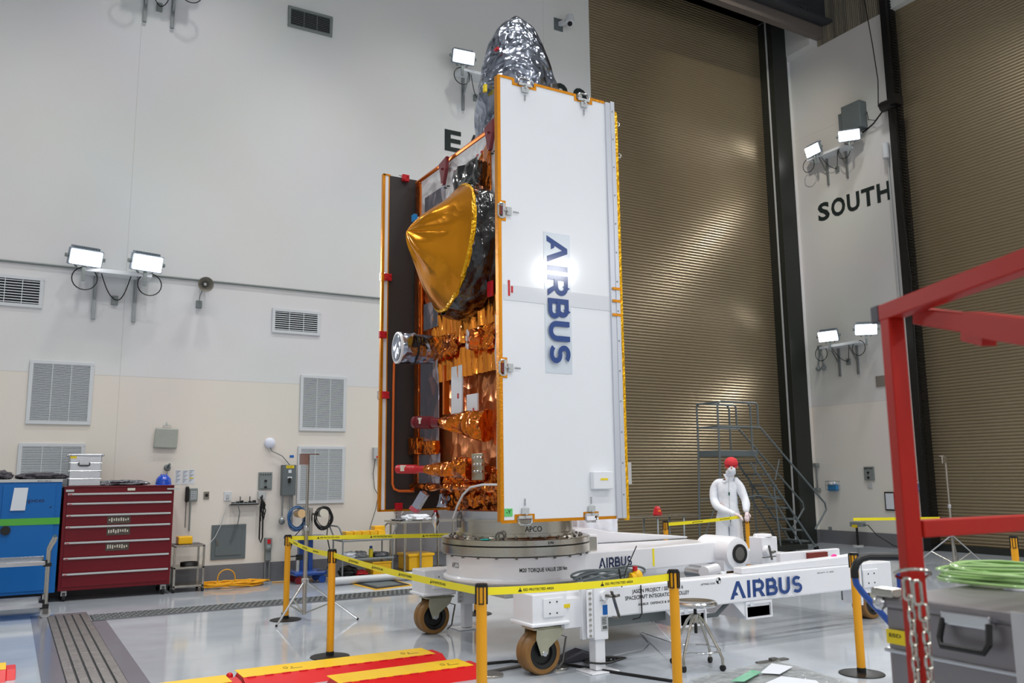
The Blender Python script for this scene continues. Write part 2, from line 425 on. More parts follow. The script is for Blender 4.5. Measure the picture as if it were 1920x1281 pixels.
MB().box((XS+.12, D2Y-8.5, 0), (XS+.25, D2Y, .13)).build('bottom_bar', 'dark_frame', d2)
b = MB(); b.box((DX1, YW-.16, 0), (16.32, YW+.4, 13.5)); b.box((DX0, YW-.12, DZ), (DX1, YW+.4, 13.5))
struct(b.build('trim_5', 'dark_frame', bevel=.008))
b = MB(); b.box((DX1-.03, YW-.02, .05), (DX1-.012, YW+.02, DZ)); b.bar((15.95, YW-.165, 12.85), (15.95, YW-.165, 13.1), .02); b.bar((15.95, YW-.165, 13.1), (16.3, YW-.165, 13.3), .02)
struct(b.build('trim_6', 'light_grey'))
b = MB(); b.box((XS-.14, D2Y-.02, 0), (XS+.3, D2Y+.14, 13.9))
for i in range(190): b.box((XS-.05, D2Y-.045, .3+i*.07), (XS+.1, D2Y-.02, .335+i*.07))
struct(b.build('trim_7', 'black'))
# soffit, girder, ribbed panel over the south wall
struct(MB().box((16.3, 13.2, 12.04), (XS+.1, YW+.1, 14)).build('trim_8', wm_s))
b = MB(); b.box((3, 13.02, 12.2), (XS, 13.2, 12.5)); struct(b.build('trim_9', mat('girder_flange', '6B635E', .6)))
b = MB(); b.box((3, 12.9, 12.5), (XS, 13.18, 13.25)); b.box((3, 12.7, 12.46), (XS, 12.9, 12.52)); b.box((3, 12.7, 13.25), (XS, 13.2, 13.3))
for i in range(4):
    for j in range(2): b.cyl((15.6+i*.11, 12.86, 12.7+j*.12), (15.6+i*.11, 12.91, 12.7+j*.12), .025, n=8)
struct(b.build('trim_10', mat('girder_steel', '33363B', .5)))
b = MB()
for dz in (0, .12, .2): b.bar((8, 12.75, 13.45+dz), (XS-.1, 12.75, 13.45+dz), .03, .03)
for i in range(5): b.box((9+i*1.9, 12.7, 13.3), (9.06+i*1.9, 12.8, 13.7))
struct(b.build('trim_11', 'orange_pipe'))
rib = mat('rib_panel', '8C8578', .6); N = NT(rib); w = N.new('ShaderNodeTexNoise', i_Scale=1., i_Detail=8., i_Roughness=.8); g = N.new('ShaderNodeNewGeometry')
mp = N.new('ShaderNodeMapping'); mp.inputs['Scale'].default_value = (1, 5, .05); N.link(g.outputs['Position'], mp.inputs['Vector']); N.link(mp.outputs[0], w.inputs['Vector'])
cr = N.new('ShaderNodeValToRGB'); cr.color_ramp.elements[0].color = (*hexc('504C48'), 1); cr.color_ramp.elements[1].color = (*hexc('A29A86'), 1); cr.color_ramp.elements[0].position = .3; cr.color_ramp.elements[1].position = .7
N.link(w.outputs['Fac'], cr.inputs[0]); N.link(cr.outputs[0], N.n['Principled BSDF'].inputs['Base Color'])
b = MB(); y = 13.2
while y > 11.36: b.box((XS-.02, y-.035, 12.04), (XS+.02, y, 15.4)); y -= .05
struct(b.build('trim_12', rib))
# conduits and joint strips on walls
b = MB(); b.tube([(-6.9, YW-.02, 4.78), (DX0-.3, YW-.02, 4.78)], .017); struct(b.build('trim_13', 'grey_paint'))

# ================================================================ wall fittings
def vent(x0, x1, z0, z1, n, label, grp, dark=False):
    t = thing('wall_vent', ((x0+x1)/2, YW-.02, z0), label, 'vent', grp); f = .05
    b = MB(); y0, y1 = YW-.025, YW-.001
    b.box((x0, y0, z0), (x1, y1, z0+f)); b.box((x0, y0, z1-f), (x1, y1, z1)); b.box((x0, y0, z0+f), (x0+f, y1, z1-f)); b.box((x1-f, y0, z0+f), (x1, y1, z1-f))
    b.build('frame', 'vent_white' if not dark else 'grey_paint', t, bevel=.004)
    MB().box((x0+f, YW-.006, z0+f), (x1-f, YW-.001, z1-f)).build('backing', 'vent_dark', t)
    b = MB(); h = (z1-z0-2*f)/n
    for i in range(n):
        z = z0+f+(i+.5)*h; b.obox(((x0+x1)/2, YW-.016, z), (XE, V((0, .8, .6)), V((0, -.6, .8))), (x1-x0)/2-f, min(.011, h*.45), .0016)
    for k in (1, 2):
        x = x0+f+(x1-x0-2*f)*k/3; b.box((x-.004, YW-.026, z0+f), (x+.004, YW-.018, z1-f))
    b.build('louvers', 'louver' if not dark else 'grey_paint', t)
G1 = 'return air grilles on the east wall'; G2 = 'small supply air grilles high on the east wall'
vent(.16, 1.0, 2.43, 3.36, 44, 'large white louvred grille above another at far left, over blue cabinet', G1)
vent(.1, .95, 1.25, 2.16, 44, 'large white louvred grille at left, partly hidden behind aluminium case', G1)
vent(4.13, 4.93, 2.4, 3.34, 44, 'large white louvred grille, upper of the pair near gold satellite', G1)
vent(4.12, 4.93, 1.2, 2.15, 44, 'large white louvred grille behind the tall tripod mast', G1)
vent(3.72, 4.53, 9.52, 9.92, 9, 'small grey grille highest on the east wall', G2, True)
vent(-.5, .26, 4.12, 4.58, 9, 'small grille cut by left edge of photo, below floodlights', G2)
vent(3.62, 4.44, 4.02, 4.44, 9, 'small white grille in mid wall right of the horn loudspeaker', G2)
def oval(c, r, ax='Y', n=14, sq=1.2):
    c = V(c); d = XE if ax == 'Y' else YE
    return [c+d*(r*cos(2*pi*i/n))+ZE*(r*sq*sin(2*pi*i/n)) for i in range(n)]
def floodlight(c, w, h, nrm, down, label, grp):
    """c = centre of glowing face; nrm = horizontal direction it faces"""
    c = V(c); n = (V(nrm).normalized()*cos(down)-ZE*sin(down)); x = n.cross(ZE).normalized(); u = x.cross(n)
    t = thing('floodlight', c-ZE*.25, label, 'floodlight', grp)
    MB().obox(c, (x, u, n), w/2, h/2, .01).build('lens', 'lamp_glow', t, bevel=.01)
    b = MB(); b.obox(c-n*.045, (x, u, n), w/2+.02, h/2+.02, .038)
    b.prism([(-w/2, 0), (-w/2+.1, .12), (w/2-.1, .12), (w/2, 0)], c-n*.08+u*(h/2+.015), x, -n, -u, h*.8)
    b.build('housing', 'lamp_body', t, bevel=.008)
    b = MB()
    for i in range(12): b.obox(c-n*.1+u*(h/2+.03)+x*((i-5.5)*w/13), (x, u, n), .005, .02, .06)
    b.build('fins', 'lamp_body', t)
    b = MB(); b.bar(c-n*.05-u*(h/2), c-n*.09-ZE*.36, .05, .03)
    for s in (-1, 1): b.bar(c-n*.05+x*s*(w/2+.03), c-n*.07+x*s*w*.2-u*(h/2+.06), .03, .012); b.cyl(c-n*.05+x*s*(w/2+.01), c-n*.05+x*s*(w/2+.06), .03, n=10)
    b.build('yoke', 'grey_paint', t)
    return t
def lamp_shelf(cx, z, wall, w, legs, label, boxz=None):
    if wall == 'E': P = lambda s, d, zz: V((cx+s, YW-d, zz))
    else: P = lambda s, d, zz: V((XS-d, cx-s, zz))
    t = thing('lamp_shelf', P(0, 0, z-.6), label, 'shelf bracket', 'steel shelves that carry the floodlights')
    b = MB(); a, c = P(-w/2, .32, z-.06), P(w/2, .002, z); b.box([min(a[i], c[i]) for i in range(3)], [max(a[i], c[i]) for i in range(3)])
    b.build('shelf', 'louver', t, bevel=.005)
    for s in legs:
        b = MB(); b.bar(P(s, .02, z-.06), P(s, .02, z-.72), .055, .04); b.bar(P(s, .3, z-.07), P(s, .04, z-.42), .03, .02); b.build('strut', 'galvanised', t)
    q = P((legs[0]+legs[1])/2, .02, z-.42); bx = thing('junction_box', q, 'grey junction box under ' + label, 'junction box', 'junction boxes feeding the floodlights')
    b = MB(); a = P((legs[0]+legs[1])/2-.045, .001, z-.48); c = P((legs[0]+legs[1])/2+.045, .05, z-.34); b.box([min(a[i], c[i]) for i in range(3)], [max(a[i], c[i]) for i in range(3)]); b.build('box', 'grey_paint', bx, bevel=.004)
    for s in (-1, 1):
        m_ = (legs[0]+legs[1])/2; b = MB(); pts = []
        for i in range(13):
            k = i/12; pts.append(P(m_+s*k*w*.2*(1 if s > 0 else 1.2), .05+k*.2, z-.4-.1*sin(k*pi)*(1.4 if s > 0 else .8)+k*.36))
        b.tube(pts, .008, 6); b.build('feed_cable', 'black', bx)
    for s in (-1, 1):
        b = MB(); b.tube([P(s*w*.47+.17*cos(a), .3, z-.17+.17*sin(a)) for a in [2*pi*i/20 for i in range(20)]], .009, 6, closed=True); b.build('cable_loop', 'black', t)
ZL = 4.96; GF = 'floodlights mounted on wall shelves'
for (px_, py_, w_, h_, dn, lb) in ((162, 484, .43, .21, .35, 'lit floodlight with finned blue-grey top, left of the lower east-wall pair'), (277, 494, .43, .22, .3, 'lit floodlight, right of the lower east-wall pair beside the horn loudspeaker')):
    p = AY(px_, py_, YW-.42); floodlight(p, w_, h_, (.25, -1, 0), dn, lb, GF)
lamp_shelf(1.22, 4.74, 'E', .95, (-.28, .28), 'the lower left pair of floodlights')
p = AY(870, 107, YW-.42); floodlight(p, .42, .22, (-.1, -1, 0), .3, 'lit floodlight high on wall beside the silver foil dome', GF)
lamp_shelf(7.47, 9.42, 'E', .95, (-.28, .28), 'the upper floodlight beside the silver dome')
lamp_shelf(1.6, 9.68, 'E', .95, (-.2, .22), 'the floodlights cut off by the top edge')
floodlight((2.0, YW-.42, 10.1), .42, .22, (.2, -1, 0), .3, 'floodlight at the very top edge, left part of photo', GF)
for (px_, py_, w_, h_, nr, lb) in ((1523, 282, .44, .22, (-1, .15, 0), 'lit floodlight tilted left, lower one above the word SOUTH'), (1592, 254, .44, .22, (-1, -.75, 0), 'lit floodlight below grey box, nearer the tan south door'), (1552, 631, .44, .22, (-1, -.3, 0), 'lit floodlight, left of the pair below the word SOUTH'), (1624, 618, .44, .22, (-1, -1., 0), 'lit floodlight just left of the red post')):
    p = AX(px_, py_, XS-.42); floodlight(p, w_, h_, nr, .3, lb, GF)
lamp_shelf(12.95, 9.18, 'S', 1.1, (-.2, .35), 'the upper south-wall floodlights')
lamp_shelf(12.95, 4.55, 'S', 1.1, (-.25, .25), 'the lower south-wall floodlights')
# grey control box above upper south lamps, motor of the door
p = AX(1597, 225, XS-.12); t = thing('control_box', p-ZE*.3, 'tall grey steel box above the upper south-wall floodlight', 'electrical box')
b = MB(); b.box((XS-.25, p.y-.33, p.z-.3), (XS, p.y+.18, p.z+.35)); b.build('cabinet', 'grey_panel', t, bevel=.01)
b = MB(); b.box((XS-.16, p.y+.19, p.z-.2), (XS, p.y+.34, p.z+.25)); b.build('side_box', 'grey_panel', t, bevel=.006)
p = AX(1660, 195, XS-.25); t = thing('door_operator', p, 'black chain hoist motor at edge of the south door', 'motor')
b = MB(); b.cyl(p+V((.1, .16, 0)), p+V((.1, -.2, 0)), .12, n=16); b.box(p+V((-.08, -.3, -.1)), p+V((.2, -.14, .12))); b.build('motor', 'black', t)
b = MB(); b.tube([p+V((.1, .1, -.05)), p+V((.17, .45, -.25)), p+V((.2, .62, -.3)), p+V((.22, .85, -.35))], .018, 6); b.tube([p+V((.1, .05, 0)), p+V((.17, .4, -.2)), p+V((.2, .6, -.1)), p+V((.2, .62, .1)), p+V((.22, .8, -.1))], .01, 6); b.build('conduit', 'black', t)
b = MB(); b.tube([p+V((0, .18, 0)), p+V((-.02, .12, .6)), p+V((0, .2, 1.5)), p+V((0, .35, 3)), p+V((.02, .6, 4.6))], .012, 6); b.tube([p+V((0, -.1, -.1)), p+V((.05, -.13, -1.5)), p+V((.1, -.2, -4)), p+V((.1, -.1, -8))], .008, 6); b.build('chain', 'black', t)
p = AX(1662, 285, XS-.06); t = thing('wall_conduit', (XS-.03, p.y, .6), 'white conduit with round junction running down the south wall', 'conduit')
MB().tube([(XS-.03, p.y, p.z), (XS-.03, p.y, 4.9)], .022, 8).build('pipe', 'light_grey', t); MB().cyl((XS-.08, p.y, p.z-.15), (XS-.08, p.y, p.z+.2), .075, n=14).build('junction', 'vent_white', t)
# big letters on walls
b = MB(); f = plane((6.8, YW, 7.83), XE, ZE, -YE, .004)
x = 0
for ch, w in zip('EAST', (.36, .42, .4, .4)): text(b, ch, .42, f, width=w, bold=.035, u0=x); x += w+.09
tag(b.build('wall_lettering', 'wall_letters', org=(6.8, YW, 7.83)), 'black letters EAST on the wall behind the satellite', 'lettering', kind='structure')
b = MB(); q = AY(1048, 176, YW); f = plane((q.x, YW, q.z-.25), XE, ZE, -YE, .004)
text(b, '2', .5, f, width=.36, bold=.035, u0=-.1); text(b, '9', .5, f, width=.36, bold=.035, u0=.36)
tag(b.build('wall_lettering', 'wall_letters', org=(q.x, YW, q.z-.25)), 'black numerals 29 peeking above the white panel', 'lettering', kind='structure')
b = MB(); f = plane((XS, 13.53, 7.66), -YE, ZE, -XE, .004); x = 0
for ch, w in zip('SOUTH', (.36, .42, .37, .38, .37)): text(b, ch, .43, f, width=w-.02, bold=.035, u0=x); x += w+.03
tag(b.build('wall_lettering', 'wall_letters', org=(XS, 13.53, 7.66)), 'black letters SOUTH on the south wall', 'lettering', kind='structure')
# security camera
p = AY(1040, 43, YW); t = thing('security_camera', p-ZE*.15, 'white dome security camera high beside the tan roller door', 'camera')
MB().box((p.x-.02, YW-.012, p.z-.16), (p.x+.2, YW, p.z+.12)).build('back_plate', 'grey_panel', t)
b = MB(); c = V((p.x+.22, YW-.25, p.z)); b.bar((c.x-.1, YW, c.z), (c.x-.02, c.y, c.z), .07, .09); b.lathe(c, [(.0, .12), (.08, .11), (.1, .03), (.105, -.06), (.09, -.07), (0, -.07)], n=20); b.build('housing', 'vent_white', t)
MB().sph(c-ZE*.07, .078, 16).build('lens_dome', 'vent_white', t); MB().sph(c+V((-.02, -.03, -.1)), .055, 12).build('lens', 'black_gloss', t)
# horn loudspeaker + box
p = AY(384, 534, YW-.2); t = thing('horn_loudspeaker', p-ZE*.12, 'round grey horn loudspeaker on the conduit line of the east wall', 'loudspeaker')
b = MB(); b.lathe(p, [(.02, .02), (.03, 0), (.07, -.05), (.115, -.1), (.12, -.1), (.085, -.04), (.05, .04), (.05, .2)], axis=(0, 1, .15), n=28); b.build('horn', mat('horn_grey', '77746A', .5), t)
MB().sph(p-YE*.03, .03, 12).build('driver_cone', 'light_grey', t); MB().tube([p+V((-.02, .1, .1)), p+V((-.02, .2, .13))], .03).build('bracket', 'light_grey', t)
q = AY(373, 571, YW-.02); t = thing('junction_box', q-ZE*.05, 'small grey wall box below the horn loudspeaker', 'junction box')
MB().box((q.x-.045, YW-.04, q.z-.06), (q.x+.045, YW, q.z+.06)).build('box', 'grey_paint', t, bevel=.004); MB().tube([(q.x, YW-.04, q.z), (q.x, YW-.05, q.z+.12), (q.x+.03, YW-.15, q.z+.25)], .007, 6).build('cable', 'grey_paint', t)
# plaque bag, dome antenna, tape
p = AY(311, 821, YW); t = thing('hanging_pouch', (p.x, YW, p.z-.2), 'flat grey-green pouch hanging from a wall hook', 'pouch')
b = MB(); b.prism([(-.18, -.16), (.16, -.17), (.17, .14), (-.16, .15)], (p.x, YW-.012, p.z), XE, ZE, -YE, .05); b.build('pouch', mat('pouch_grey', 'A3A79F', .35, bump=.4, bscale=6), t, bevel=.02)
b = MB(); b.tube([(p.x-.05, YW-.03, p.z+.14), (p.x-.05, YW-.03, p.z+.19), (p.x+.06, YW-.03, p.z+.19), (p.x+.06, YW-.03, p.z+.14)], .006); b.tube([(p.x, YW, p.z+.24), (p.x, YW-.04, p.z+.22), (p.x, YW-.04, p.z+.18)], .008); b.build('hook', 'light_grey', t)
p = AY(507, 831, YW-.05); t = thing('access_point', p-ZE*.08, 'round white wireless unit on wall above grey electrical boxes', 'wireless unit')
MB().lathe((p.x, YW, p.z), [(.0, .07), (.05, .065), (.08, .045), (.088, .02), (.08, 0)], axis=(0, -1, 0), n=28).build('shell', 'dome_white', t)
e = AY(545, 874, YW-.05); MB().tube([p+V((0, 0, -.07)), p+V((.03, 0, -.13)), p+V((.12, 0, -.17)), p+V((.2, 0, -.21)), e+V((0, 0, 0))], .007, 6).build('cable', 'grey_panel', t)
p = AY(547, 856, YW); tag(MB().box((p.x-.035, YW-.004, p.z-.02), (p.x+.035, YW, p.z+.02)).build('tape_piece', 'blue_tape'), 'small blue tape piece on wall above the breaker box', 'tape')
# breaker box
p = AY(537, 901, YW); x0, x1, z0, z1 = p.x-.1, p.x+.12, p.z-.24, p.z+.25
t = thing('breaker_box', (p.x, YW, z0), 'tall grey breaker box with yellow label on the east wall', 'electrical box')
MB().box((x0, YW-.14, z0), (x1, YW, z1)).build('enclosure', 'grey_panel', t, bevel=.008)
b = MB(); b.box((x0+.05, YW-.143, z1-.055), (x1-.04, YW-.14, z1-.01)); b.build('warning_label', 'yellow_label', t, label='yellow warning label')
b = MB(); b.box((x0+.09, YW-.143, z1-.13), (x1-.08, YW-.14, z1-.08)); b.box((x0+.08, YW-.143, z1-.22), (x1-.07, YW-.14, z1-.19)); b.build('white_label', 'paper', t)
MB().box((x0+.09, YW-.17, z1-.29), (x1-.09, YW-.14, z1-.21)).build('switch_handle', 'black', t, bevel=.004)
b = MB(); text(b, 'DANGER', .012, plane((x0+.06, YW-.144, z1-.04), XE, ZE, -YE, 0), width=.1); b.build('lettering', 'text', t)
for dx in (.03, .155, .195):
    zz = 1.02 if dx < .1 else .9; b = MB(); b.tube([(x0+dx, YW-.05, z0), (x0+dx, YW-.05, zz)], .014); b.build('conduit', 'galvanised', t)
q = V((x0+.03, YW-.06, 1.0)); b = MB(); b.sph(q-ZE*.06, .055, 12, (1, .7, 1.1)); b.build('receptacle', 'galvanised', t)
# crane control panel
p = AY(497, 902, YW); t = thing('control_station', (p.x, YW, p.z-.17), 'grey control panel with five lights left of the breaker box', 'electrical box')
x0, x1, z0, z1 = p.x-.11, p.x+.11, p.z-.14, p.z+.14
MB().box((x0, YW-.02, z0), (x1, YW, z1)).build('plate', 'grey_paint', t, bevel=.004); MB().box((x0+.02, YW-.03, z0+.02), (x1-.02, YW-.02, z1-.02)).build('door', 'grey_paint', t, bevel=.003)
for i in range(5): MB().cyl((x0+.035+i*.037, YW-.04, z1-.035), (x0+.035+i*.037, YW-.02, z1-.035), .009, n=8).build('indicator', 'black', t)
for dz in (.15, .25): MB().cyl((p.x, YW-.06, z1-dz+.01), (p.x, YW-.02, z1-dz+.01), .02, n=12).build('knob', 'black', t)
p = AY(490, 929, YW); t = thing('outlet_box', (p.x, YW, p.z-.07), 'steel outlet box with tangled black cords under control panel', 'outlet box')
MB().box((p.x-.06, YW-.05, p.z-.06), (p.x+.055, YW, p.z+.07)).build('box', 'light_grey', t, bevel=.004)
b = MB(); b.tube([(p.x, YW-.06, p.z), (p.x-.02, YW-.09, p.z-.1), (p.x-.03, YW-.08, p.z-.35), (p.x-.03, YW-.08, p.z-.68), (p.x-.005, YW-.08, p.z-.74), (p.x+.02, YW-.08, p.z-.66), (p.x+.015, YW-.08, p.z-.3), (p.x+.03, YW-.08, p.z-.1)], .012, 6)
for i in range(6): b.tube([(p.x-.03+.012*i, YW-.07, p.z-.02-.02*i), (p.x+.05*sin(i*2.), YW-.1, p.z-.12-.03*i), (p.x+.03*cos(i*1.7), YW-.08, p.z-.3-.02*i)], .009, 6)
b.build('cord', 'black', t)
# power strip shelf, phone, switch, outlet, paper notices
p = AY(457, 943, YW); t = thing('cable_shelf', (p.x, YW, p.z-.04), 'narrow metal wall shelf crowded with small network gear', 'shelf')
MB().box((p.x-.23, YW-.12, p.z-.03), (p.x+.21, YW, p.z-.015)).box((p.x-.23, YW-.12, p.z-.03), (p.x+.21, YW-.115, p.z)).build('shelf', 'galvanised', t)
for dx in (-.05, .1): MB().bar((p.x+dx-.02, YW-.06, p.z), (p.x+dx-.02, YW-.06, p.z+.1), .012).build('antenna', 'black', t)
b = MB(); 
for i in range(6): b.box((p.x-.2+i*.065, YW-.1, p.z-.015), (p.x-.155+i*.065, YW-.03, p.z+.015+.012*(i % 3)))
b.build('power_strip', 'black', t, bevel=.003)
b = MB(); b.tube([(p.x-.17, YW-.1, p.z), (p.x-.1, YW-.12, p.z+.03), (p.x-.05, YW-.1, p.z+.04)], .006, 6); b.tube([(p.x-.12, YW-.12, p.z-.01), (p.x-.08, YW-.1, p.z-.14), (p.x-.09, YW-.06, p.z-.3), (p.x-.15, YW-.05, p.z-.5), (p.x-.19, YW-.04, p.z-.6)], .007, 6); b.build('cable', 'grey_panel', t)
p = AY(427, 931, YW); t = thing('wall_outlet', (p.x, YW, p.z-.07), 'white double outlet with thin grey cable, left of network shelf', 'outlet')
MB().box((p.x-.06, YW-.012, p.z-.07), (p.x+.055, YW, p.z+.075)).build('cover', 'vent_white', t, bevel=.003); MB().box((p.x-.025, YW-.025, p.z-.03), (p.x+.02, YW-.012, p.z+.03)).build('socket', 'light_grey', t, bevel=.003)
MB().tube([(p.x, YW-.03, p.z-.01), (p.x-.02, YW-.05, p.z-.15), (p.x-.1, YW-.05, p.z-.45), (p.x-.18, YW-.06, p.z-.62), (p.x-.35, YW-.12, p.z-.8), (p.x-.45, YW-.2, p.z-.98)], .006, 6).build('cable', 'light_grey', t)
p = AY(387, 929, YW); t = thing('wall_switch', (p.x, YW, p.z-.06), 'small steel wall plate with round key switch', 'switch'); MB().box((p.x-.045, YW-.012, p.z-.06), (p.x+.04, YW, p.z+.06)).build('plate', 'steel', t, bevel=.003); MB().cyl((p.x, YW-.025, p.z), (p.x, YW-.01, p.z), .025, n=14).build('key_switch', 'black', t)
p = AY(357, 928, YW); t = thing('wall_phone', (p.x, YW, p.z-.1), 'black and grey wall telephone with coiled cord', 'telephone')
MB().box((p.x-.02, YW-.05, p.z-.1), (p.x+.1, YW, p.z+.1)).build('base', 'grey_paint', t, bevel=.01); MB().box((p.x-.085, YW-.08, p.z-.11), (p.x-.03, YW-.02, p.z+.13)).build('handset', 'black', t, bevel=.02)
b = MB()
for i in range(4):
    for j in range(5): b.box((p.x+.0+i*.022, YW-.056, p.z-.07+j*.027), (p.x+.014+i*.022, YW-.05, p.z-.055+j*.027))
b.build('keypad', 'paper', t)
b = MB(); b.tube([(p.x-.065+.008*cos(i*1.6), YW-.05+.008*sin(i*1.6), p.z-.11-i*.0085) for i in range(46)], .005, 5); b.build('coiled_cord', 'black', t)
b = MB(); b.tube([(p.x, YW-.03, p.z-.1), (p.x, YW-.03, p.z-.55)], .012); b.build('conduit', 'grey_paint', t)
for (a, c, w, lb) in ((339, 895, .085, 'leftmost printed notice above the telephone'), (352, 895, .085, 'middle printed notice above the telephone'), (364, 894, .085, 'printed notice with yellow highlight above the telephone')):
    p = AY(a-5, c, YW); o = MB().box((p.x-w/2, YW-.003, p.z-.11), (p.x+w/2, YW, p.z+.11)).build('paper_notice', 'paper', label=''); tag(o, lb, 'notice', 'notices taped above the telephone')
    b = MB(); 
    for i in range(9): b.box((p.x-w/2+.01, YW-.0045, p.z+.09-i*.021), (p.x+w/2-.012-.02*(i % 3), YW-.003, p.z+.096-i*.021))
    b.build('printing', 'text_grey', o)
    if a == 364: MB().box((p.x-.03, YW-.004, p.z-.03), (p.x+.03, YW-.003, p.z-.015)).build('highlight', 'yellow_label', o)
# wall access panel, receptacle on pipe, right small box, framed panel
p0, p1 = AY(397, 985, YW), AY(459, 1047, YW); t = thing('wall_hatch', ((p0.x+p1.x)/2, YW, p1.z), 'dark grey square access panel low on the east wall', 'panel')
MB().box((p0.x, YW-.02, p1.z), (p1.x, YW, p0.z)).build('frame', 'grey_panel', t, bevel=.005); MB().box((p0.x+.06, YW-.028, p1.z+.06), (p1.x-.07, YW-.02, p0.z-.06)).build('door', 'grey_panel', t, bevel=.004); MB().box((p0.x+.07, YW-.035, (p0.z+p1.z)/2-.04), (p0.x+.11, YW-.028, (p0.z+p1.z)/2+.03)).build('latch', 'steel_dark', t)
p = AY(502, 1018, YW-.05); t = thing('pipe_receptacle', (p.x, YW, 0), 'grey receptacle with red label on conduit down to floor', 'outlet box')
MB().box((p.x-.05, YW-.12, p.z-.06), (p.x+.055, YW, p.z+.08)).sph((p.x, YW-.08, p.z-.08), .06, 12).build('receptacle', 'grey_paint', t, bevel=.01); MB().box((p.x-.025, YW-.123, p.z-.01), (p.x+.03, YW-.12, p.z+.06)).build('red_label', 'red_tag', t, label='red label')
MB().tube([(p.x, YW-.05, p.z-.1), (p.x, YW-.05, .3)], .014).build('conduit', 'galvanised', t); MB().box((p.x-.04, YW-.09, .33), (p.x+.05, YW, .5)).build('conduit_box', 'grey_paint', t, bevel=.005)
for dx in (-.03, .035): MB().tube([(p.x+dx, YW-.05, .35), (p.x+dx, YW-.05, .0)], .014).build('conduit', 'galvanised', t)
p = AY(702, 850, YW); t = thing('alarm_box', (p.x, YW, p.z-.1), 'small grey box on wall at the satellite’s left edge', 'box'); MB().box((p.x-.04, YW-.09, p.z-.1), (p.x+.14, YW, p.z+.1)).build('enclosure', 'light_grey', t, bevel=.008); MB().box((p.x, YW-.093, p.z-.085), (p.x+.1, YW-.09, p.z-.05)).build('red_strip', 'red_tag', t)
b = MB(); b.tube([(p.x, YW-.04, p.z-.1), (p.x-.03, YW-.03, p.z-.35), (p.x, YW-.03, p.z-.6), (p.x+.06, YW-.05, p.z-.72), (p.x, YW-.1, p.z-.95), (p.x-.12, YW-.2, p.z-1.2), (p.x-.2, YW-.25, p.z-1.45)], .006, 6); b.build('cable', 'black', t)
p = AY(312, 880, YW); t = thing('pressure_gauge', (p.x, YW, p.z-.15), 'grey round wall gauge on a pipe above the blue helmet', 'gauge')
MB().sph((p.x, YW-.08, p.z+.02), .055, 12).build('gauge', 'grey_paint', t); MB().cyl((p.x-.01, YW-.08, p.z), (p.x+.02, YW-.18, p.z+.08), .03, .015, n=10).build('spout', 'grey_panel', t); MB().tube([(p.x, YW-.05, p.z), (p.x, YW-.05, p.z-.3)], .014).build('pipe', 'steel', t)
# south wall fittings
def sbox(px_, py_, w, h, d, m): p = AX(px_, py_, XS); return p
p = AX(1630, 888, XS); t = thing('control_station', (XS, p.y, p.z-.15), 'grey control panel on the south wall right of the blue basket', 'electrical box')
MB().box((XS-.03, p.y-.14, p.z-.15), (XS, p.y+.12, p.z+.15)).build('plate', 'grey_paint', t, bevel=.004)
for i in range(5): MB().box((XS-.04, p.y-.11+i*.045, p.z+.1), (XS-.03, p.y-.09+i*.045, p.z+.125)).build('indicator', 'black', t)
for dz in (.02, -.09): MB().cyl((XS-.06, p.y, p.z+dz), (XS-.03, p.y, p.z+dz), .022, n=12).build('knob', 'black', t)
p2 = AX(1632, 910, XS); t = thing('wall_outlet', (XS, p2.y, p2.z-.06), 'small grey outlet plate under the south control panel', 'outlet'); MB().box((XS-.015, p2.y-.06, p2.z-.06), (XS, p2.y+.06, p2.z+.06)).build('cover', 'light_grey', t, bevel=.003)
for a, c, lb in ((1565, 910, 'wire basket of blue gloves on wall left of the red post'), (1719, 910, 'wire basket of blue gloves on wall right of the red post')):
    p = AX(a, c, XS); t = thing('wire_basket', (XS, p.y, p.z-.13), lb, 'basket', 'wire baskets of gloves on the south wall')
    b = MB(); q = lambda y, z, d=.14: V((XS-d, p.y+y, p.z+z))
    for z in (-.1, 0, .09): b.tube([q(-.15, z, .005), q(-.15, z), q(.14, z), q(.14, z, .005)], .006, 6)
    for k in range(5): b.tube([q(-.15+.0725*k, .1), q(-.15+.0725*k, -.1), q(-.15+.0725*k, -.1, .005)], .005, 6)
    b.build('basket', 'grey_panel', t)
    MB().box((XS-.125, p.y-.13, p.z-.13), (XS-.02, p.y+.11, p.z+.02)).build('glove_box', 'blue_glove', t, bevel=.02); MB().sph((XS-.08, p.y, p.z+.04), .07, 12, (1, 1.5, .8)).build('gloves', 'white_cloth', t)
p = AX(1535, 895, XS); t = thing('wall_pipe', (XS, p.y, p.z-.35), 'short grey pipe with brackets on wall beside the black door frame', 'pipe')
b = MB(); b.tube([(XS-.06, p.y, p.z-.3), (XS-.06, p.y, p.z+.28)], .02); b.build('pipe', 'galvanised', t)
for dz in (-.33, .25): MB().box((XS-.12, p.y-.05, p.z+dz), (XS, p.y+.05, p.z+dz+.08)).build('bracket', 'grey_paint', t, bevel=.01)
p = AX(1540, 670, XS); t = thing('electrical_drops', (XS, p.y, p.z-.3), 'twin grey cable drops ending in round boxes below lamp', 'electrical box')
MB().box((XS-.06, p.y-.05, p.z+.17), (XS, p.y+.06, p.z+.28)).build('box', 'grey_paint', t, bevel=.005)
for s in (-1, 1): MB().tube([(XS-.03, p.y, p.z+.2), (XS-.03, p.y+.05*s, p.z), (XS-.03, p.y+.08*s, p.z-.2)], .02, 8).build('cable', 'grey_paint', t); MB().sph((XS-.04, p.y+.08*s, p.z-.27), .06, 12).build('fitting', 'grey_paint', t)
p = AX(1652, 715, XS); tag(MB().box((XS-.02, p.y-.15, p.z-.12), (XS, p.y+.12, p.z+.12)).build('grey_plate', mat('taupe', '7C756E', .5)), 'square taupe plate half hidden behind the red post', 'plate')
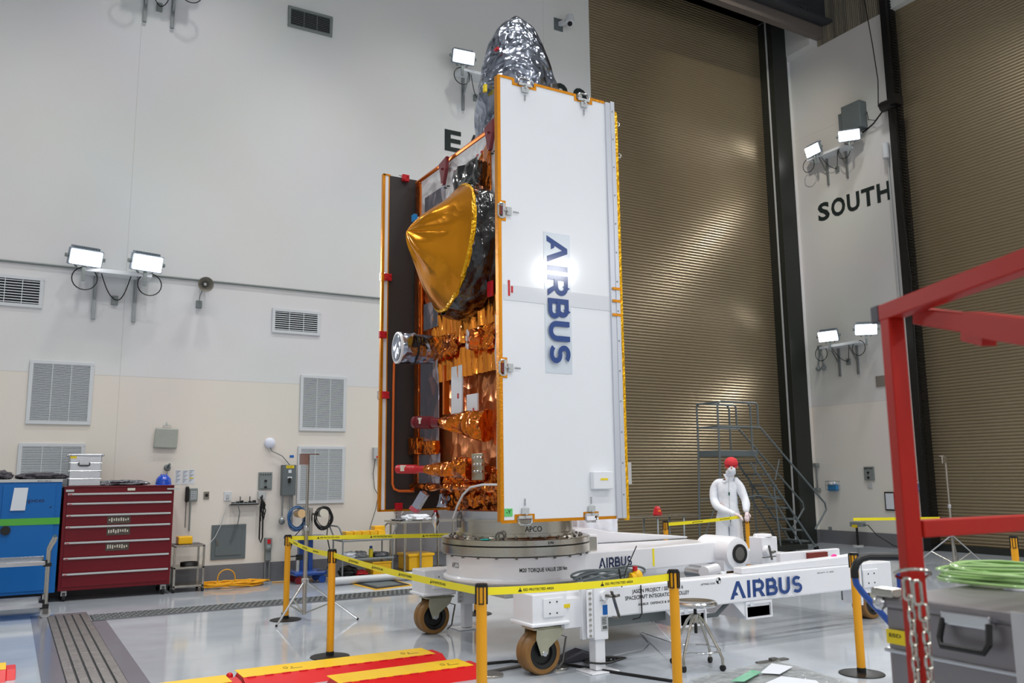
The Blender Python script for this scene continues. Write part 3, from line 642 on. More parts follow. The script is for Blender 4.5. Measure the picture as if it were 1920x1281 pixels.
p = AX(1665, 940, XS); t = thing('notice_frame', (XS, p.y, p.z-.2), 'black framed notice just left of the red post', 'notice'); MB().box((XS-.03, p.y-.2, p.z-.2), (XS, p.y+.06, p.z+.2)).build('frame', 'black', t, bevel=.004); MB().box((XS-.034, p.y-.17, p.z-.17), (XS-.03, p.y+.03, p.z+.17)).build('sheet', 'paper', t)
p = AX(1606, 984, XS-.2); t = thing('power_pedestal', FL(1606, 1022), 'short floor post with grey power box and yellow label', 'power outlet')
c = V((p.x, p.y, p.z)); g0 = V((p.x, p.y, 0)); MB().tube([g0, c], .025).build('post', 'black', t); MB().box(c+V((-.08, -.18, -.04)), c+V((.08, .12, .06))).build('power_box', 'grey_paint', t, bevel=.006); MB().box(c+V((-.083, -.08, -.06)), c+V((-.08, .06, 0))).build('yellow_label', 'yellow_label', t); MB().cyl(g0, g0+ZE*.02, .12, n=16).build('foot', 'light_grey', t)
MB().tube([c+V((0, -.18, 0)), c+V((0, -.3, .0)), c+V((0, -.5, -.2)), c+V((0, -.9, -.4)), c+V((0, -1.3, -c.z+.01)), c+V((0, -1.6, -c.z+.01))], .01, 6).build('cable', 'black', t)
p = AX(1557, 993, XS); tag(MB().box((XS-.01, p.y-.05, p.z-.06), (XS, p.y+.05, p.z+.06)).build('wall_outlet', 'grey_paint'), 'small grey outlet low on wall above the skirting', 'outlet')
# ================================================================ satellite
FY, BY, SXX = 6.26, 8.96, 4.0        # front panel plane, back panel plane, body side plane
PX0, PX1, PZ0, PZ1 = 3.556, 4.725, 1.25, 5.18
CC = V((4.47, 7.6, 0))
sat = thing('satellite', (4.47, 7.6, 1.2), 'tall foil-wrapped satellite standing on the white trolley with white front panel', 'satellite')
def crumple(o, ux, uy, un, w, h, nu, nv, amp, sc=(6, 6), seed=0., fold=0., fsc=9.):
    o, ux, uy, un = V(o), V(ux), V(uy), V(un); vs = []
    for j in range(nv+1):
        for i in range(nu+1):
            u, v = w*i/nu, h*j/nv; p = V((u*sc[0]+seed, v*sc[1], seed*3))
            d1, _ = noise.voronoi(p); d = d1[1]-d1[0]; n2 = noise.noise(p*2.3)
            f = abs(noise.noise(V((u*fsc+v*.8, v*.7+seed, seed))))*fold
            vs.append(o+ux*u+uy*v+un*(amp*(d*.8+n2*.45)+f))
    return vs, [(j*(nu+1)+i, j*(nu+1)+i+1, (j+1)*(nu+1)+i+1, (j+1)*(nu+1)+i) for j in range(nv) for i in range(nu)]
# body
body = MB().box((SXX+.04, FY+.12, 1.5), (4.95, BY-.04, 5.04)).build('body', 'copper_flat', sat)
b = MB(); z0, z1 = 1.5, 4.3
b.add(*crumple((SXX-.0, BY-.06, 1.5), (0, -1, 0), (0, 0, 1), (-1, 0, 0), 2.5, 3.5, 100, 100, .018, (3, 1.6), 3., .012, 6), smooth=True); b.build('copper_wrap', 'copper_sheet', sat)
b = MB(); b.add(*crumple((SXX-.02, 8.55, 2.98), (0, -1, 0), (0, 0, 1), (-1, 0, 0), 2.1, .38, 240, 20, .008, (6, 1.2), 5., .11, 17), smooth=True); b.build('gathered_foil', 'copper_gold', sat)
b = MB(); b.add(*crumple((SXX-.06, 8.35, 2.62), (0, -1, 0), (.0, 0, 1), (-1, 0, 0), 1.7, .3, 160, 24, .02, (3.5, 2.5), 7., .09, 12), smooth=True); b.build('foil_flap', 'copper_gold', sat)
b = MB(); b.add(*crumple((SXX-.02, 8.35, 1.52), (0, -1, 0), (0, 0, 1), (-1, 0, 0), 1.9, .2, 70, 14, .06, (6, 5), 9., .03, 9)); b.build('lower_fold', 'copper_foil', sat)
def sp(mb, x0, y0, x1, y1, X, t=.01):
    a, c = AX(x0, y0, X), AX(x1, y1, X); mb.box((X-t, min(a.y, c.y), min(a.z, c.z)), (X, max(a.y, c.y), max(a.z, c.z))); return mb
# white radiator up top
b = MB(); b.box((SXX-.065, 6.5, 4.02), (SXX-.05, 8.78, 5.03)); r_ = b.build('radiator_panel', mat('radiator_white', 'DADADC', .3, coat=.5, bump=.25, bscale=3, kind='c'), sat)
b = MB()
for a, c in ((895, 292), (903, 285), (858, 318), (852, 322), (838, 312)):
    q = AX(a, c, SXX-.066); b.box((q.x-.003, q.y-.02, q.z-.008), (q.x, q.y+.02, q.z+.012))
b.build('red_marking', 'red_tag', r_)
b = MB(); q0, q1 = AX(885, 300, SXX-.07), AX(912, 375, SXX-.07)
b.prism([(0, 0), (.46, .0), (.46, .62), (.0, .32)], (SXX-.07, q0.y+.05, q1.z), -YE, ZE, -XE, .015); b.build('copper_patch', 'copper_foil', sat)
b = MB(); b.box((SXX-.08, BY-.17, 1.55), (SXX-.02, BY-.04, 5.04)); b.build('corner_strip', 'copper_flat', sat, bevel=.01)
b = MB(); b.tube([(SXX-.05, BY-.03, 5.06), (SXX-.05, 6.5, 5.06)], .028, 8); b.tube([(SXX-.03, BY-.18, 1.6), (SXX-.07, BY-.18, 5.0)], .012, 6); b.build('edge_trim', 'copper_edge', sat)
for x0, y0, x1, y1 in ((798, 372, 836, 440), (796, 572, 822, 612), (790, 668, 824, 828), (784, 852, 826, 907)):
    b = MB(); sp(b, x0, y0, x1, y1, SXX-.06, .012); b.build('mirror_panel', 'mirror_film', sat, bevel=.004)
for x0, y0, x1, y1 in ((849, 689, 869, 774), (878, 741, 898, 777)):
    b = MB(); sp(b, x0, y0, x1, y1, SXX-.1, .02); o = b.build('white_plate', 'panel_white', sat, bevel=.004)
    q = AX((x0+x1)/2, (y0+y1)/2+10, SXX-.122); MB().box((q.x-.002, q.y-.012, q.z-.03), (q.x, q.y+.02, q.z+.02)).build('red_marking', 'red_tag', o)
    MB().box((SXX-.1, AX(x0, y0, SXX).y, AX(x0, y1, SXX).z-.02), (SXX-.04, AX(x0, y0, SXX).y+.04, AX(x0, y0, SXX).z+.02)).build('plate_edge', 'copper_edge', o)
b = MB(); q = sp(b, 889, 851, 909, 900, SXX-.12, .03); cp = b.build('connector_plate', 'zinc_plate', sat, bevel=.004)
b = MB()
for i in range(3):
    for j in range(3):
        q = AX(893+i*6, 858+j*13, SXX-.16); b.cyl(q, q-XE*.03, .012, n=8)
b.build('connector', 'steel_bright', cp)
# ledge with rolled foil, lower skirt
z = AX(860, 914, SXX-.1).z
b = MB(); pts = [(SXX-.08+.015*sin(i*1.9), 8.95-i*.09, z+.012*sin(i*2.7)) for i in range(27)]; b.tube(pts, [.035+.008*sin(i*1.3) for i in range(27)], 10); b.build('rolled_foil', 'copper_foil', sat)
b = MB(); b.add(*crumple((4.05, 8.3, 1.27), (.05, -1, 0), (0, 0, 1), (-1, 0, 0), 1.9, .23, 60, 12, .08, (5, 5), 11.), smooth=True); b.build('lower_wrap', 'copper_foil', sat)
MB().box((4.1, 6.6, 1.29), (4.85, 8.6, 1.5)).build('base_plate', 'copper_flat', sat)
b = MB(); b.lathe((CC.x, CC.y, 0), [(.5, 1.3), (.56, 1.29), (.56, 1.2), (.5, 1.2)], n=64); b.build('adapter_cone', 'aluminium', sat)
# foil dome with leaning top
b = MB(); nz, na = 60, 72; vs = []
zb = 5.02; zt = 6.66
def dlerp(t, tab):
    for (t0, v0), (t1, v1) in zip(tab, tab[1:]):
        if t <= t1: return v0+(v1-v0)*(t-t0)/(t1-t0)
    return tab[-1][1]
for j in range(nz+1):
    t = j/nz; z = zb+(zt-zb)*t
    rl = dlerp(t, ((0, .47), (.35, .44), (.6, .40), (.78, .33), (.9, .22), (.965, .12), (1., .0)))   # towards -X
    rr_ = dlerp(t, ((0, .62), (.3, .58), (.5, .50), (.65, .40), (.8, .32), (.92, .22), (.97, .12), (1., .0)))
    for k in range(na):
        a = 2*pi*k/na; p = V((cos(a)*1.3, sin(a)*1.3, z*1.5))
        d1, _ = noise.voronoi(p); d = (d1[1]-d1[0])*.1+noise.noise(p*1.1)*.09+abs(noise.noise(V((cos(a)*2, sin(a)*2, z*3+1))))*.08
        w_ = .5+.5*cos(a-.5); prof = rl*(1-w_)+rr_*w_
        r = prof*(1+d*1.1-.04) if t < 1 else 0.001
        cx = 4.52; cy = 7.58
        vs.append((cx+r*cos(a)*.95, cy+r*sin(a)*.9, z+.04*noise.noise(p)*(1 if 0 < t < 1 else 0)))
b.add(vs, [(j*na+k, j*na+(k+1) % na, (j+1)*na+(k+1) % na, (j+1)*na+k) for j in range(nz) for k in range(na)], True)
dome = b.build('foil_dome', 'silver_foil', sat)
MB().box((4.16, 7.36, 6.1), (4.19, 7.42, 6.125)).build('red_tag', 'red_tag', dome); MB().box((4.06, 7.45, 5.64), (4.09, 7.49, 5.72)).build('yellow_tag', 'yellow_label', dome)
b = MB(); b.add(*crumple((SXX+.05, 7.45, 5.02), (.1, -1, 0), (.15, 0, 1), (-1, 0, 0), .85, .3, 40, 20, .05, (5, 5), 13.), smooth=True); b.build('foil_skirt', 'silver_foil', sat)
MB().tube([(SXX+.1, 8.62, 5.11), (SXX+.1, 8.64, 5.11), (SXX+.1, 8.2, 5.12), (SXX+.1, 8.19, 5.13), (SXX+.1, 7.6, 5.15)], [.04, .04, .04, .062, .062], 14).build('boom_tube', 'aluminium', sat); MB().sph((SXX+.1, 8.66, 5.11), .045, 10).build('boom_tip', 'gold_foil', sat)
for a, c in ((835, 318), (922, 250)):
    q = AX(a, c, SXX-.1); b = MB(); b.prism([(-.1, .08), (.1, .12), (.09, -.02), (.02, -.18), (-.03, -.18), (-.06, -.04)], q, -YE, ZE, -XE, .04); b.cyl(q-XE*.04, q-XE*.06, .015, n=8); br = b.build('red_bracket', 'red_dark', sat, bevel=.012)
    b = MB()
    for i in range(4): b.cyl(q+V((-.02+.035, .03-i*.035, -.2-.01*(i % 2))), q+V((-.0, .03-i*.035, -.2-.01*(i % 2))), .009, n=8)
    b.build('bolt', 'black', br)
# dish
rc = V((3.72, 7.57, 3.92)); ax_ = V((-.99, .14, .125)).normalized(); e2 = (ZE-ax_*ax_.z).normalized(); e1 = ax_.cross(e2).normalized()
if e1.y < 0: e1 = -e1
if e2.z < 0: e2 = -e2
R0 = .655
b = MB(); nr, na = 28, 72; vs = []
for i in range(nr+1):
    q = 1-i/nr
    for k in range(na):
        a = 2*pi*k/na; lo = max(0, -sin(a)); p = 1.0+.35*lo
        hgt = .475*(1-q**p)
        f = noise.noise(V((cos(a)*1.5, sin(a)*1.5, q*1.6)))*.075*q*(1-q)*4+.012*sin(a*5+1)*q*(1-q)*4-sum(.022*exp(-((((a-a0+pi) % (2*pi))-pi)/.07)**2) for a0 in (pi*1.0, pi*1.27, pi*1.62, pi*.62))*q*(1-q)*4
        dr = .035*noise.noise(V((cos(a)*2, sin(a)*2, 9)))
        sh = e2*.07*(1-q)
        vs.append(rc+(e1*cos(a)+e2*sin(a))*(R0*q*(1+dr))+ax_*(hgt+f)+sh)
b.add(vs, [(i*na+k, i*na+(k+1) % na, (i+1)*na+(k+1) % na, (i+1)*na+k) for i in range(nr) for k in range(na)], True)
dish = b.build('antenna_dish', 'amber_film', sat)
MB().lathe(rc-ax_*.02, [(R0-.01, -.02), (R0+.012, -.01), (R0+.012, .015), (R0-.01, .03)], axis=ax_, n=72).build('dish_rim', 'gold_foil', dish)
b = MB(); nr, na = 22, 90; vs = []
for i in range(nr+1):
    t = i/nr
    for k in range(na):
        a = 2*pi*k/na; p = V((cos(a)*2.2, sin(a)*2.2, t*1.2)); d1, _ = noise.voronoi(p)
        r = R0*(1+.05*sin(t*pi))+.07*(d1[1]-d1[0])+.03*noise.noise(p*2)
        vs.append(rc+(e1*cos(a)+e2*sin(a))*r-ax_*(.02+.3*t))
b.add(vs, [(i*na+k, i*na+(k+1) % na, (i+1)*na+(k+1) % na, (i+1)*na+k) for i in range(nr) for k in range(na)], True); b.build('black_shroud', 'black_film', sat)
b = MB(); b.add(*crumple((3.82, 7.72, 4.5), (.05, -1, 0), (0.04, 0, 1), (-1, 0, 0), .5, .3, 24, 16, .05, (5, 5), 17.), smooth=True); b.box((3.85, 7.24, 4.48), (4.02, 7.7, 4.78)); b.build('shroud_hood', 'black_film', sat, bevel=.02)
# blue plug + fittings near dish
q = AX(777, 409, 3.8); b = MB(); b.box(q+V((-.02, -.04, -.04)), q+V((.02, .04, .04))); b.build('blue_plug', 'blue_glove', sat, bevel=.004)
b = MB()
for i in range(7): b.sph(q+V((.05+.03*i, -.03*i, .012*sin(i*2)+.01*i)), .024, 8)
b.build('wire_cluster', 'steel_bright', sat)
q = AX(921, 542, 3.85); b = MB(); b.box((q.x-.02, q.y-.05, q.z-.075), (q.x, q.y+.05, q.z+.075)); b.build('red_cover', 'red_tag', sat, bevel=.005)
# silver canister
za = AY(742, 652, 8.3).z; zb_ = AY(806, 655, 8.25).z
can = MB().cyl((3.46, 8.3, za), (3.86, 8.27, zb_), .168, .15, n=40).build('silver_canister', 'silver_foil', sat)
MB().lathe((3.46, 8.3, za), [(.0, .004), (.145, .004), (.15, .012), (.168, .01), (.17, -.01)], axis=(-1, .07, 0), n=40).build('end_cap', 'panel_white', can)
MB().lathe((3.455, 8.3, za), [(.0, .012), (.138, .012)], axis=(-1, .07, 0), n=40).build('end_disc', 'silver_foil', can)
b = MB(); b.lathe((3.87, 8.27, zb_), [(.13, -.02), (.13, .02), (.0, .02)], axis=(1, 0, 0), n=32); b.build('flange', 'panel_white', can)
b = MB(); b.tor((3.63, 8.285, za), (1, 0, 0), .163, .007, n=28, m=5); b.tube([(3.63, 8.1, za+.08), (3.72, 8.13, za), (3.84, 8.14, za-.04)], .006, 5); b.build('tie_cord', 'black', can)
b = MB(); b.add(*crumple((3.82, 8.3, zb_-.13), (.05, -1, 0), (0, 0, 1), (-1, 0, 0), .62, .24, 30, 16, .09, (6, 6), 19.)); b.cyl((3.87, 8.27, zb_), (4.05, 8.0, zb_), .1, .12, n=14); b.build('foil_boom', 'copper_foil', sat)
# lens cluster
q = AX(886, 637, SXX-.18); cl = MB().lathe(q, [(0, .05), (.1, .04), (.12, 0), (.12, -.2)], axis=(-1, .35, 0), n=6, smooth=False).build('lens_cluster', 'copper_flat', sat, bevel=.006)
x1, y1, a1_ = frame(V((-1, .35, 0)))
for i in range(5):
    a = radians(35+i*62); c = q+a1_*.045+(x1*cos(a)+y1*sin(a))*.075; MB().cyl(c, c+a1_*.014, .027, n=16).build('lens', 'panel_white', cl)
MB().cyl(q+a1_*.05, q+a1_*.064, .02, n=14).build('lens', 'panel_white', cl)
b = MB(); b.add(*crumple(q+V((.02, -.08, -.13)), (.05, -1, 0), (0, 0, 1), (-1, 0, 0), .3, .25, 20, 14, .06, (9, 9), 23.)); b.build('foil_block', 'copper_foil', sat)
# star tracker baffles
for (tip, mid, end, r) in (((777, 792, 8.05), (826, 793, 7.75), (915, 797, 7.2), .062), ((746, 880, 8.35), (798, 880, 7.98), (884, 880, 7.42), .045)):
    P = lambda t: AY(t[0], t[1], t[2])
    a, m_, e = P(tip), P(mid), P(end); ax2 = (m_-a).normalized()
    pr = [(0, -.0), (r, 0), (r, .02)]
    L = (m_-a).length; n_ = 12
    for i in range(n_): h = .03+(L*.62)*i/n_; pr += [(r*1.04, h), (r*1.04, h+L*.02), (r*.94, h+L*.03)]
    pr += [(r*.8, L*.7), (r*.8, L)]
    tb = MB().lathe(a, pr, axis=ax2, n=24).build('star_tracker_cap', 'red_tag' if r < .05 else 'red_dark', sat)
    MB().box(a+ax2*.05+V((-.03, -.1, -.02)), a+ax2*.05+V((.01, -r*.9, .04))).build('white_label', 'paper_warm', tb)
    b = MB(); nn = 22; vs = []; d = (e-m_); dn = d.normalized(); fx, fy, _ = frame(dn)
    for i in range(nn+1):
        t = i/nn
        for k in range(28):
            an = 2*pi*k/28; rr = (r*.8+t*(1.35-.55*t)*r*1.9)*(1+.28*noise.noise(V((cos(an)*1.6, sin(an)*1.6, t*3+r*50)))); p = m_+d*t+(fx*cos(an)+fy*sin(an))*rr; vs.append(p)
    b.add(vs, [(i*28+k, i*28+(k+1) % 28, (i+1)*28+(k+1) % 28, (i+1)*28+k) for i in range(nn) for k in range(28)]+[tuple(range(nn*28, nn*28+28))]); b.build('baffle_wrap', 'copper_foil', sat)
for x0, y0, x1_, y1_ in ((779, 822, 797, 852), (806, 828, 826, 852), (868, 858, 880, 900)):
    b = MB(); sp(b, x0, y0, x1_, y1_, SXX-.05, .1); b.build('foil_box', 'copper_foil', sat, bevel=.012)
# lower hardware: thruster, horn, red ball, hoses
q = AX(832, 938, SXX); b = MB(); b.lathe(q, [(.03, .07), (.05, .04), (.055, 0), (.09, -.06), (.09, -.07)], n=16); b.cyl(q+V((0, .05, .05)), q+V((0, -.1, .02)), .03, n=10); b.build('thruster', 'silver_foil', sat)
q = AX(797, 924, SXX-.15); b = MB(); b.bar(q, q+V((-.07, .08, -.16)), .1, .08); hn = b.build('sensor_horn', 'mirror_film', sat, bevel=.006); MB().bar(q+V((-.07, .08, -.155)), q+V((-.085, .095, -.19)), .11, .09).build('pink_cap', mat('pink_red', 'D4566A', .4), hn)
q = AX(817, 960, SXX-.05); MB().sph(q, .024, 12).build('red_ball', 'red_tag', sat); b = MB(); b.lathe(q-ZE*.1, [(.02, .1), (.045, .06), (.05, 0), (.02, -.06), (.02, -.12)], n=14); b.build('valve', 'steel_bright', sat)
b = MB(); pl = [(935, 909, 7.0), (905, 909, 7.2), (882, 914, 7.4), (868, 928, 7.5), (857, 950, 7.6), (850, 972, 7.6)]; b.tube([AX(a, c, SXX-.2) for a, c, _ in pl], .011, 8); b.build('hose', 'vent_white', sat)
b = MB(); b.tube([AX(930, 590, SXX-.15), AX(931, 630, SXX-.16), AX(929, 660, SXX-.15), AX(932, 700, SXX-.14), AX(933, 765, SXX-.13)], .008, 6); b.tube([AX(933, 790, SXX-.13), AX(933, 880, SXX-.13)], .01, 6); b.build('harness', 'vent_white', sat)
# ---- front panel
def u_(x, y=560): return AY(x, y, FY).x
n1a, n1b, n2a, n2b = u_(962, 150), u_(1003, 160), u_(1078, 180), u_(1108, 190)
m1a, m1b, m2a, m2b = u_(967, 975), u_(1000, 975), u_(1096, 972), u_(1120, 972)
za1, za2 = AY(936, 378, FY).z, AY(936, 410, FY).z; zb1, zb2 = AY(936, 673, FY).z, AY(936, 705, FY).z
nd = .045
out = [(PX0, PZ0), (m1a, PZ0), (m1a, PZ0+nd), (m1b, PZ0+nd), (m1b, PZ0), (m2a, PZ0), (m2a, PZ0+nd), (m2b, PZ0+nd), (m2b, PZ0), (PX1, PZ0), (PX1, PZ1), (n2b, PZ1), (n2b, PZ1-nd), (n2a, PZ1-nd), (n2a, PZ1), (n1b, PZ1), (n1b, PZ1-nd), (n1a, PZ1-nd), (n1a, PZ1), (PX0, PZ1),
       (PX0, za1), (PX0+nd, za1), (PX0+nd, za2), (PX0, za2), (PX0, zb1), (PX0+nd, zb1), (PX0+nd, zb2), (PX0, zb2)]
fp = MB().prism(out, (0, FY, 0), XE, ZE, YE, .03).build('front_panel', 'panel_white', sat)
b = MB(); e = out[10:]+out[:10]; ins = .012
stroke(b, e, .026, lambda u, v: V((u, FY-.003, v))); stroke(b, [(p[0]-.002, p[1]) for p in out[20:]]+[out[0]], .03, lambda u, v: V((u, FY-.0035, v)))
for i in range(len(e)-1): 
    p, q = e[i], e[i+1]; b.add([(p[0], FY-.003, p[1]), (q[0], FY-.003, q[1]), (q[0], FY+.034, q[1]), (p[0], FY+.034, p[1])], [(0, 1, 2, 3)])
b.box((PX0-.02, FY-.002, PZ0), (PX0-.001, FY+.05, PZ1)); b.build('gold_edging', 'gold_tape', fp)
MB().box((PX1, FY-.022, PZ0-.01), (PX1+.1, FY+.03, PZ1)).box((PX1+.055, FY-.03, PZ0-.01), (PX1+.1, FY-.02, PZ1+.015)).build('side_channel', mat('channel_grey', 'C9CDD6', .35, metal=.3), fp, bevel=.004)
b = MB()
for i in range(14): b.cyl((PX1+.07, FY-.033, PZ0+.2+i*.28), (PX1+.07, FY-.029, PZ0+.2+i*.28), .008, n=8)
b.build('channel_rivets', 'grey_paint', fp)
b = MB(); b.box((PX0+.03, FY-.004, AY(940, 540, FY).z-.1), (PX1+.02, FY, AY(940, 540, FY).z+.035)); b.build('splice_strip', mat('splice', 'D6D9DF', .35, coat=.5), fp)
b = MB(); q = AY(952, 540, FY); b.box((q.x, FY-.006, q.z-.07), (q.x+.02, FY-.004, q.z+.07)); b.box((q.x+.03, FY-.006, q.z-.04), (q.x+.05, FY-.004, q.z+.02)); b.build('red_tape', 'red_tag', fp)
b = MB(); vs, fs = crumple((PX1+.1, FY+.005, PZ0-.03), (1, 0, 0), (0, 0, 1), (0, -1, 0), .055, 3.87, 6, 200, .005, (20, 20), 29.); b.add(vs, fs); b.box((PX1+.1, FY+.01, PZ0-.02), (PX1+.153, FY+.16, PZ1-.06)); b.build('gold_blanket', 'gold_foil', sat)
b = MB()
for a, c in ((1155, 233), (1158, 292), (1172, 952), (1172, 958)): q = AY(a+3, c, FY+.1); b.tor(q, (0, 1, 0), .022, .005, n=16, m=5)
b.build('eye_bolts', 'steel_bright', sat)
b = MB()
for a in (541, 564, 590): q = AY(1150, a, FY-.03); b.box((q.x-.01, FY-.036, q.z-.012), (q.x+.09, FY-.03, q.z+.012))
b.build('gold_strap', 'gold_tape', sat)
q0, q1 = AY(1112, 884, FY-.05), AY(1150, 917, FY-.05); cb = MB().box((q0.x, FY-.06, q1.z), (q1.x, FY, q0.z)).build('cover_box', 'panel_white', fp, bevel=.008)
q = AY(1133, 899, FY-.06); b = MB(); b.box((q.x-.04, FY-.063, q.z-.008), (q.x+.04, FY-.06, q.z+.01)); b.build('yellow_label', 'yellow_label', fp)
q = AY(1175, 888, FY+.15); MB().box((q.x-.03, FY+.1, q.z-.1), (q.x+.02, FY+.2, q.z+.1)).build('end_cover', 'light_grey', sat, bevel=.004)
q = AY(946, 961, FY); b = MB(); b.box((q.x-.002, FY-.004, q.z-.035), (q.x+.075, FY-.001, q.z+.03)); gn = b.build('green_note', 'green_note', fp)
b = MB(); text(b, '-Y', .032, plane((q.x+.015, FY-.004, q.z-.012), XE, ZE, -YE, .001), width=.045); b.build('note_lettering', 'text', fp)
def handle(par, c, ux, uy, un, w=.13, d=.06, m='steel_bright', tagm='light_grey'):
    c, ux, uy, un = V(c), V(ux), V(uy), V(un); b = MB(); r = .02
    pts = [c-ux*w/2, c-ux*w/2+uy*(d-r), c-ux*(w/2-r)+uy*d, c+ux*(w/2-r)+uy*d, c+ux*w/2+uy*(d-r), c+ux*w/2]
    b.tube(pts, .009, 8); o = b.build('handle', m, par)
    b = MB(); b.obox(c-uy*.05+un*.006, (ux, uy, un), .035, .025, .006); b.obox(c-uy*.0+un*.004, (ux, uy, un), w/2, .012, .006); b.cyl(c-uy*.03+un*.01, c-uy*.03+un*.03, .011, n=10); b.cyl(c-uy*.005+un*.01, c-uy*.005+un*.025, .008, n=10); b.build('handle_clamp', tagm, par)
    b = MB(); 
    for i in range(5): b.obox(c-uy*(.1+i*.012)+un*.002, (ux, uy, un), .007, .003, .001)
    b.build('handle_print', 'text_grey', par)
for a, c in (((n1a+n1b)/2, 1), ((n2a+n2b)/2, 1)): handle(fp, (a, FY-.01, PZ1-nd+.012), XE, ZE, -YE)
for a in ((m1a+m1b)/2, (m2a+m2b)/2): handle(fp, (a, FY-.01, PZ0+nd-.012), XE, -ZE, -YE)
for a in ((za1+za2)/2, (zb1+zb2)/2):
    handle(fp, (PX0+nd-.012, FY-.01, a), ZE, -XE, -YE, w=.13, d=.055); MB().box((PX0-.0, FY-.01, a-.04), (PX0+.022, FY+.0, a+.04)).build('red_latch', 'red_dark', fp); MB().box((PX0+.07, FY-.006, a-.018), (PX0+.1, FY-.003, a+.018)).build('yellow_tag', 'gold_tape', fp)
# company lettering running down the panel
o0 = AY(1024, 441, FY); o1 = AY(1024, 680, FY); hh = AY(1063, 560, FY).x-AY(1024, 560, FY).x; LL = o0.z-o1.z
MB().box((o0.x-.03, FY-.003, o1.z-.09), (o0.x+hh+.03, FY-.001, o0.z+.03)).build('clear_film', 'logo_clear', fp)
b = MB(); airbus(b, hh, plane((o0.x, FY-.003, o0.z), -ZE, XE, -YE, .0015), W=LL); b.build('panel_lettering', 'logo_blue', fp)
# ---- back panel
bp = MB().box((3.535, BY, 1.262), (4.98, BY+.03, 5.11)).build('back_panel', 'carbon', sat)
b = MB(); b.box((3.525, BY-.012, 1.262), (3.555, BY+.03, 5.115)); b.box((3.597, BY-.01, 1.262), (3.61, BY, 5.115)); b.box((3.53, BY-.012, 1.25), (4.6, BY+.03, 1.272)); b.box((3.53, BY-.012, 5.1), (3.62, BY+.03, 5.12)); b.build('gold_edging', 'gold_tape', bp)
MB().box((3.555, BY-.006, 1.27), (3.597, BY-.001, 5.1)).build('white_strip', 'panel_white', bp)
b = MB(); pts = [AY(a, c, BY-.02) for a, c in ((739, 680), (738, 720), (737, 800), (736, 880), (736, 908), (739, 917), (748, 921), (776, 921))]; b.tube(pts, .014, 8); b.build('orange_harness', 'orange_pipe', bp)
for a, c in ((760, 334), (727, 520), (717, 628), (722, 741), (747, 950)):
    q = AY(a, c, BY-.02); b = MB(); b.box(q+V((-.04, -.02, -.04)), q+V((.045, .02, .04)))
    for s in (-1, 1): b.cyl(q+V((.025*s, -.035, .02*s)), q+V((.025*s, -.02, .02*s)), .01, n=8)
    b.build('red_clamp', 'red_tag', bp, bevel=.004)
for a, c in ((712, 520), (707, 741)): q = AY(a+6, c, BY); b = MB(); b.tube([q+V((.03, 0, .05)), q+V((-.02, 0, .05)), q+V((-.03, 0, .04)), q+V((-.03, 0, -.04)), q+V((-.02, 0, -.05)), q+V((.03, 0, -.05))], .007, 6); b.build('handle', 'steel_bright', bp)
q = AY(747, 956, BY); b = MB(); b.tube([q+V((-.05, 0, .01)), q+V((-.05, 0, -.03)), q+V((-.04, 0, -.045)), q+V((.04, 0, -.045)), q+V((.05, 0, -.03)), q+V((.05, 0, .01))], .007, 6); b.build('handle', 'steel_bright', bp)
q = AY(748, 329, BY); MB().tube([q, q+V((.1, 0, -.01))], .006, 6).build('pin', 'steel_bright', bp)
# ================================================================ trolley
tr = thing('transport_trolley', (4.4, 7.5, 0), 'white wheeled steel trolley with steel turntable carrying the satellite', 'trolley')
b = MB(); b.lathe((CC.x, CC.y, 0), [(.0, .63), (.71, .63), (.73, .645), (.73, .665), (.7, .68), (.7, .87), (.66, .88)], n=96); rb = b.build('ring_base', 'white_paint', tr)
b = MB(); b.lathe((CC.x, CC.y, 0), [(.7, .88), (.742, .885), (.747, .89), (.747, .968), (.74, .972)], n=96); b.build('turntable_ring', 'steel', tr)
MB().lathe((CC.x, CC.y, 0), [(.735, .965), (.735, .985)], n=96).build('ring_gap', 'black', tr)
b = MB(); b.lathe((CC.x, CC.y, 0), [(.73, .98), (.747, .982), (.747, 1.03), (.735, 1.035), (.62, 1.035), (.60, 1.05), (.60, 1.08), (.5, 1.08)], n=96); b.build('upper_ring', 'steel', tr)
b = MB(); b.lathe((CC.x, CC.y, 0), [(.585, 1.06), (.575, 1.065), (.575, 1.19), (.6, 1.195), (.6, 1.215), (.5, 1.215)], n=96); ar = b.build('adapter_drum', 'steel', tr)
def bolts(pts, h, r, par, name='ring_bolt', m='steel_dark'):
    o = MB().cyl((0, 0, 0), (0, 0, h), r, n=8).build(name, m, None, org=(0, 0, 0)); o.parent = par; o.location = V(pts[0])-ORG[par.name]
    for p in pts[1:]:
        k = o.copy(); COL.objects.link(k); k.parent = par; k.location = V(p)-ORG[par.name]
bolts([CC+V((cos(2*pi*k/30)*.66, sin(2*pi*k/30)*.66, 1.035)) for k in range(30)], .02, .014, tr)
bolts([CC+V((cos(2*pi*k/24)*.72, sin(2*pi*k/24)*.72, .88)) for k in range(24)], -.02, .012, tr)
q = V((CC.x+.747*cos(radians(-21)), CC.y+.747*sin(radians(-21)), .93)); MB().obox(q+V((.02, 0, -.0)), (XE, YE, ZE), .06, .05, .07).build('stop_block', 'steel', tr, bevel=.008)
b = MB(); q = CC+V((-.45, -.47, 1.06)); b.tor(q, (-.7, -.7, 0), .04, .008, n=20, m=6); b.build('shackle', 'steel_dark', tr)
q = CC+V((-.57, -.42, 1.04)); MB().box(q+V((-.05, -.05, 0)), q+V((.03, .03, .006)), rot=.7).build('teal_tape', 'teal_tape', tr)
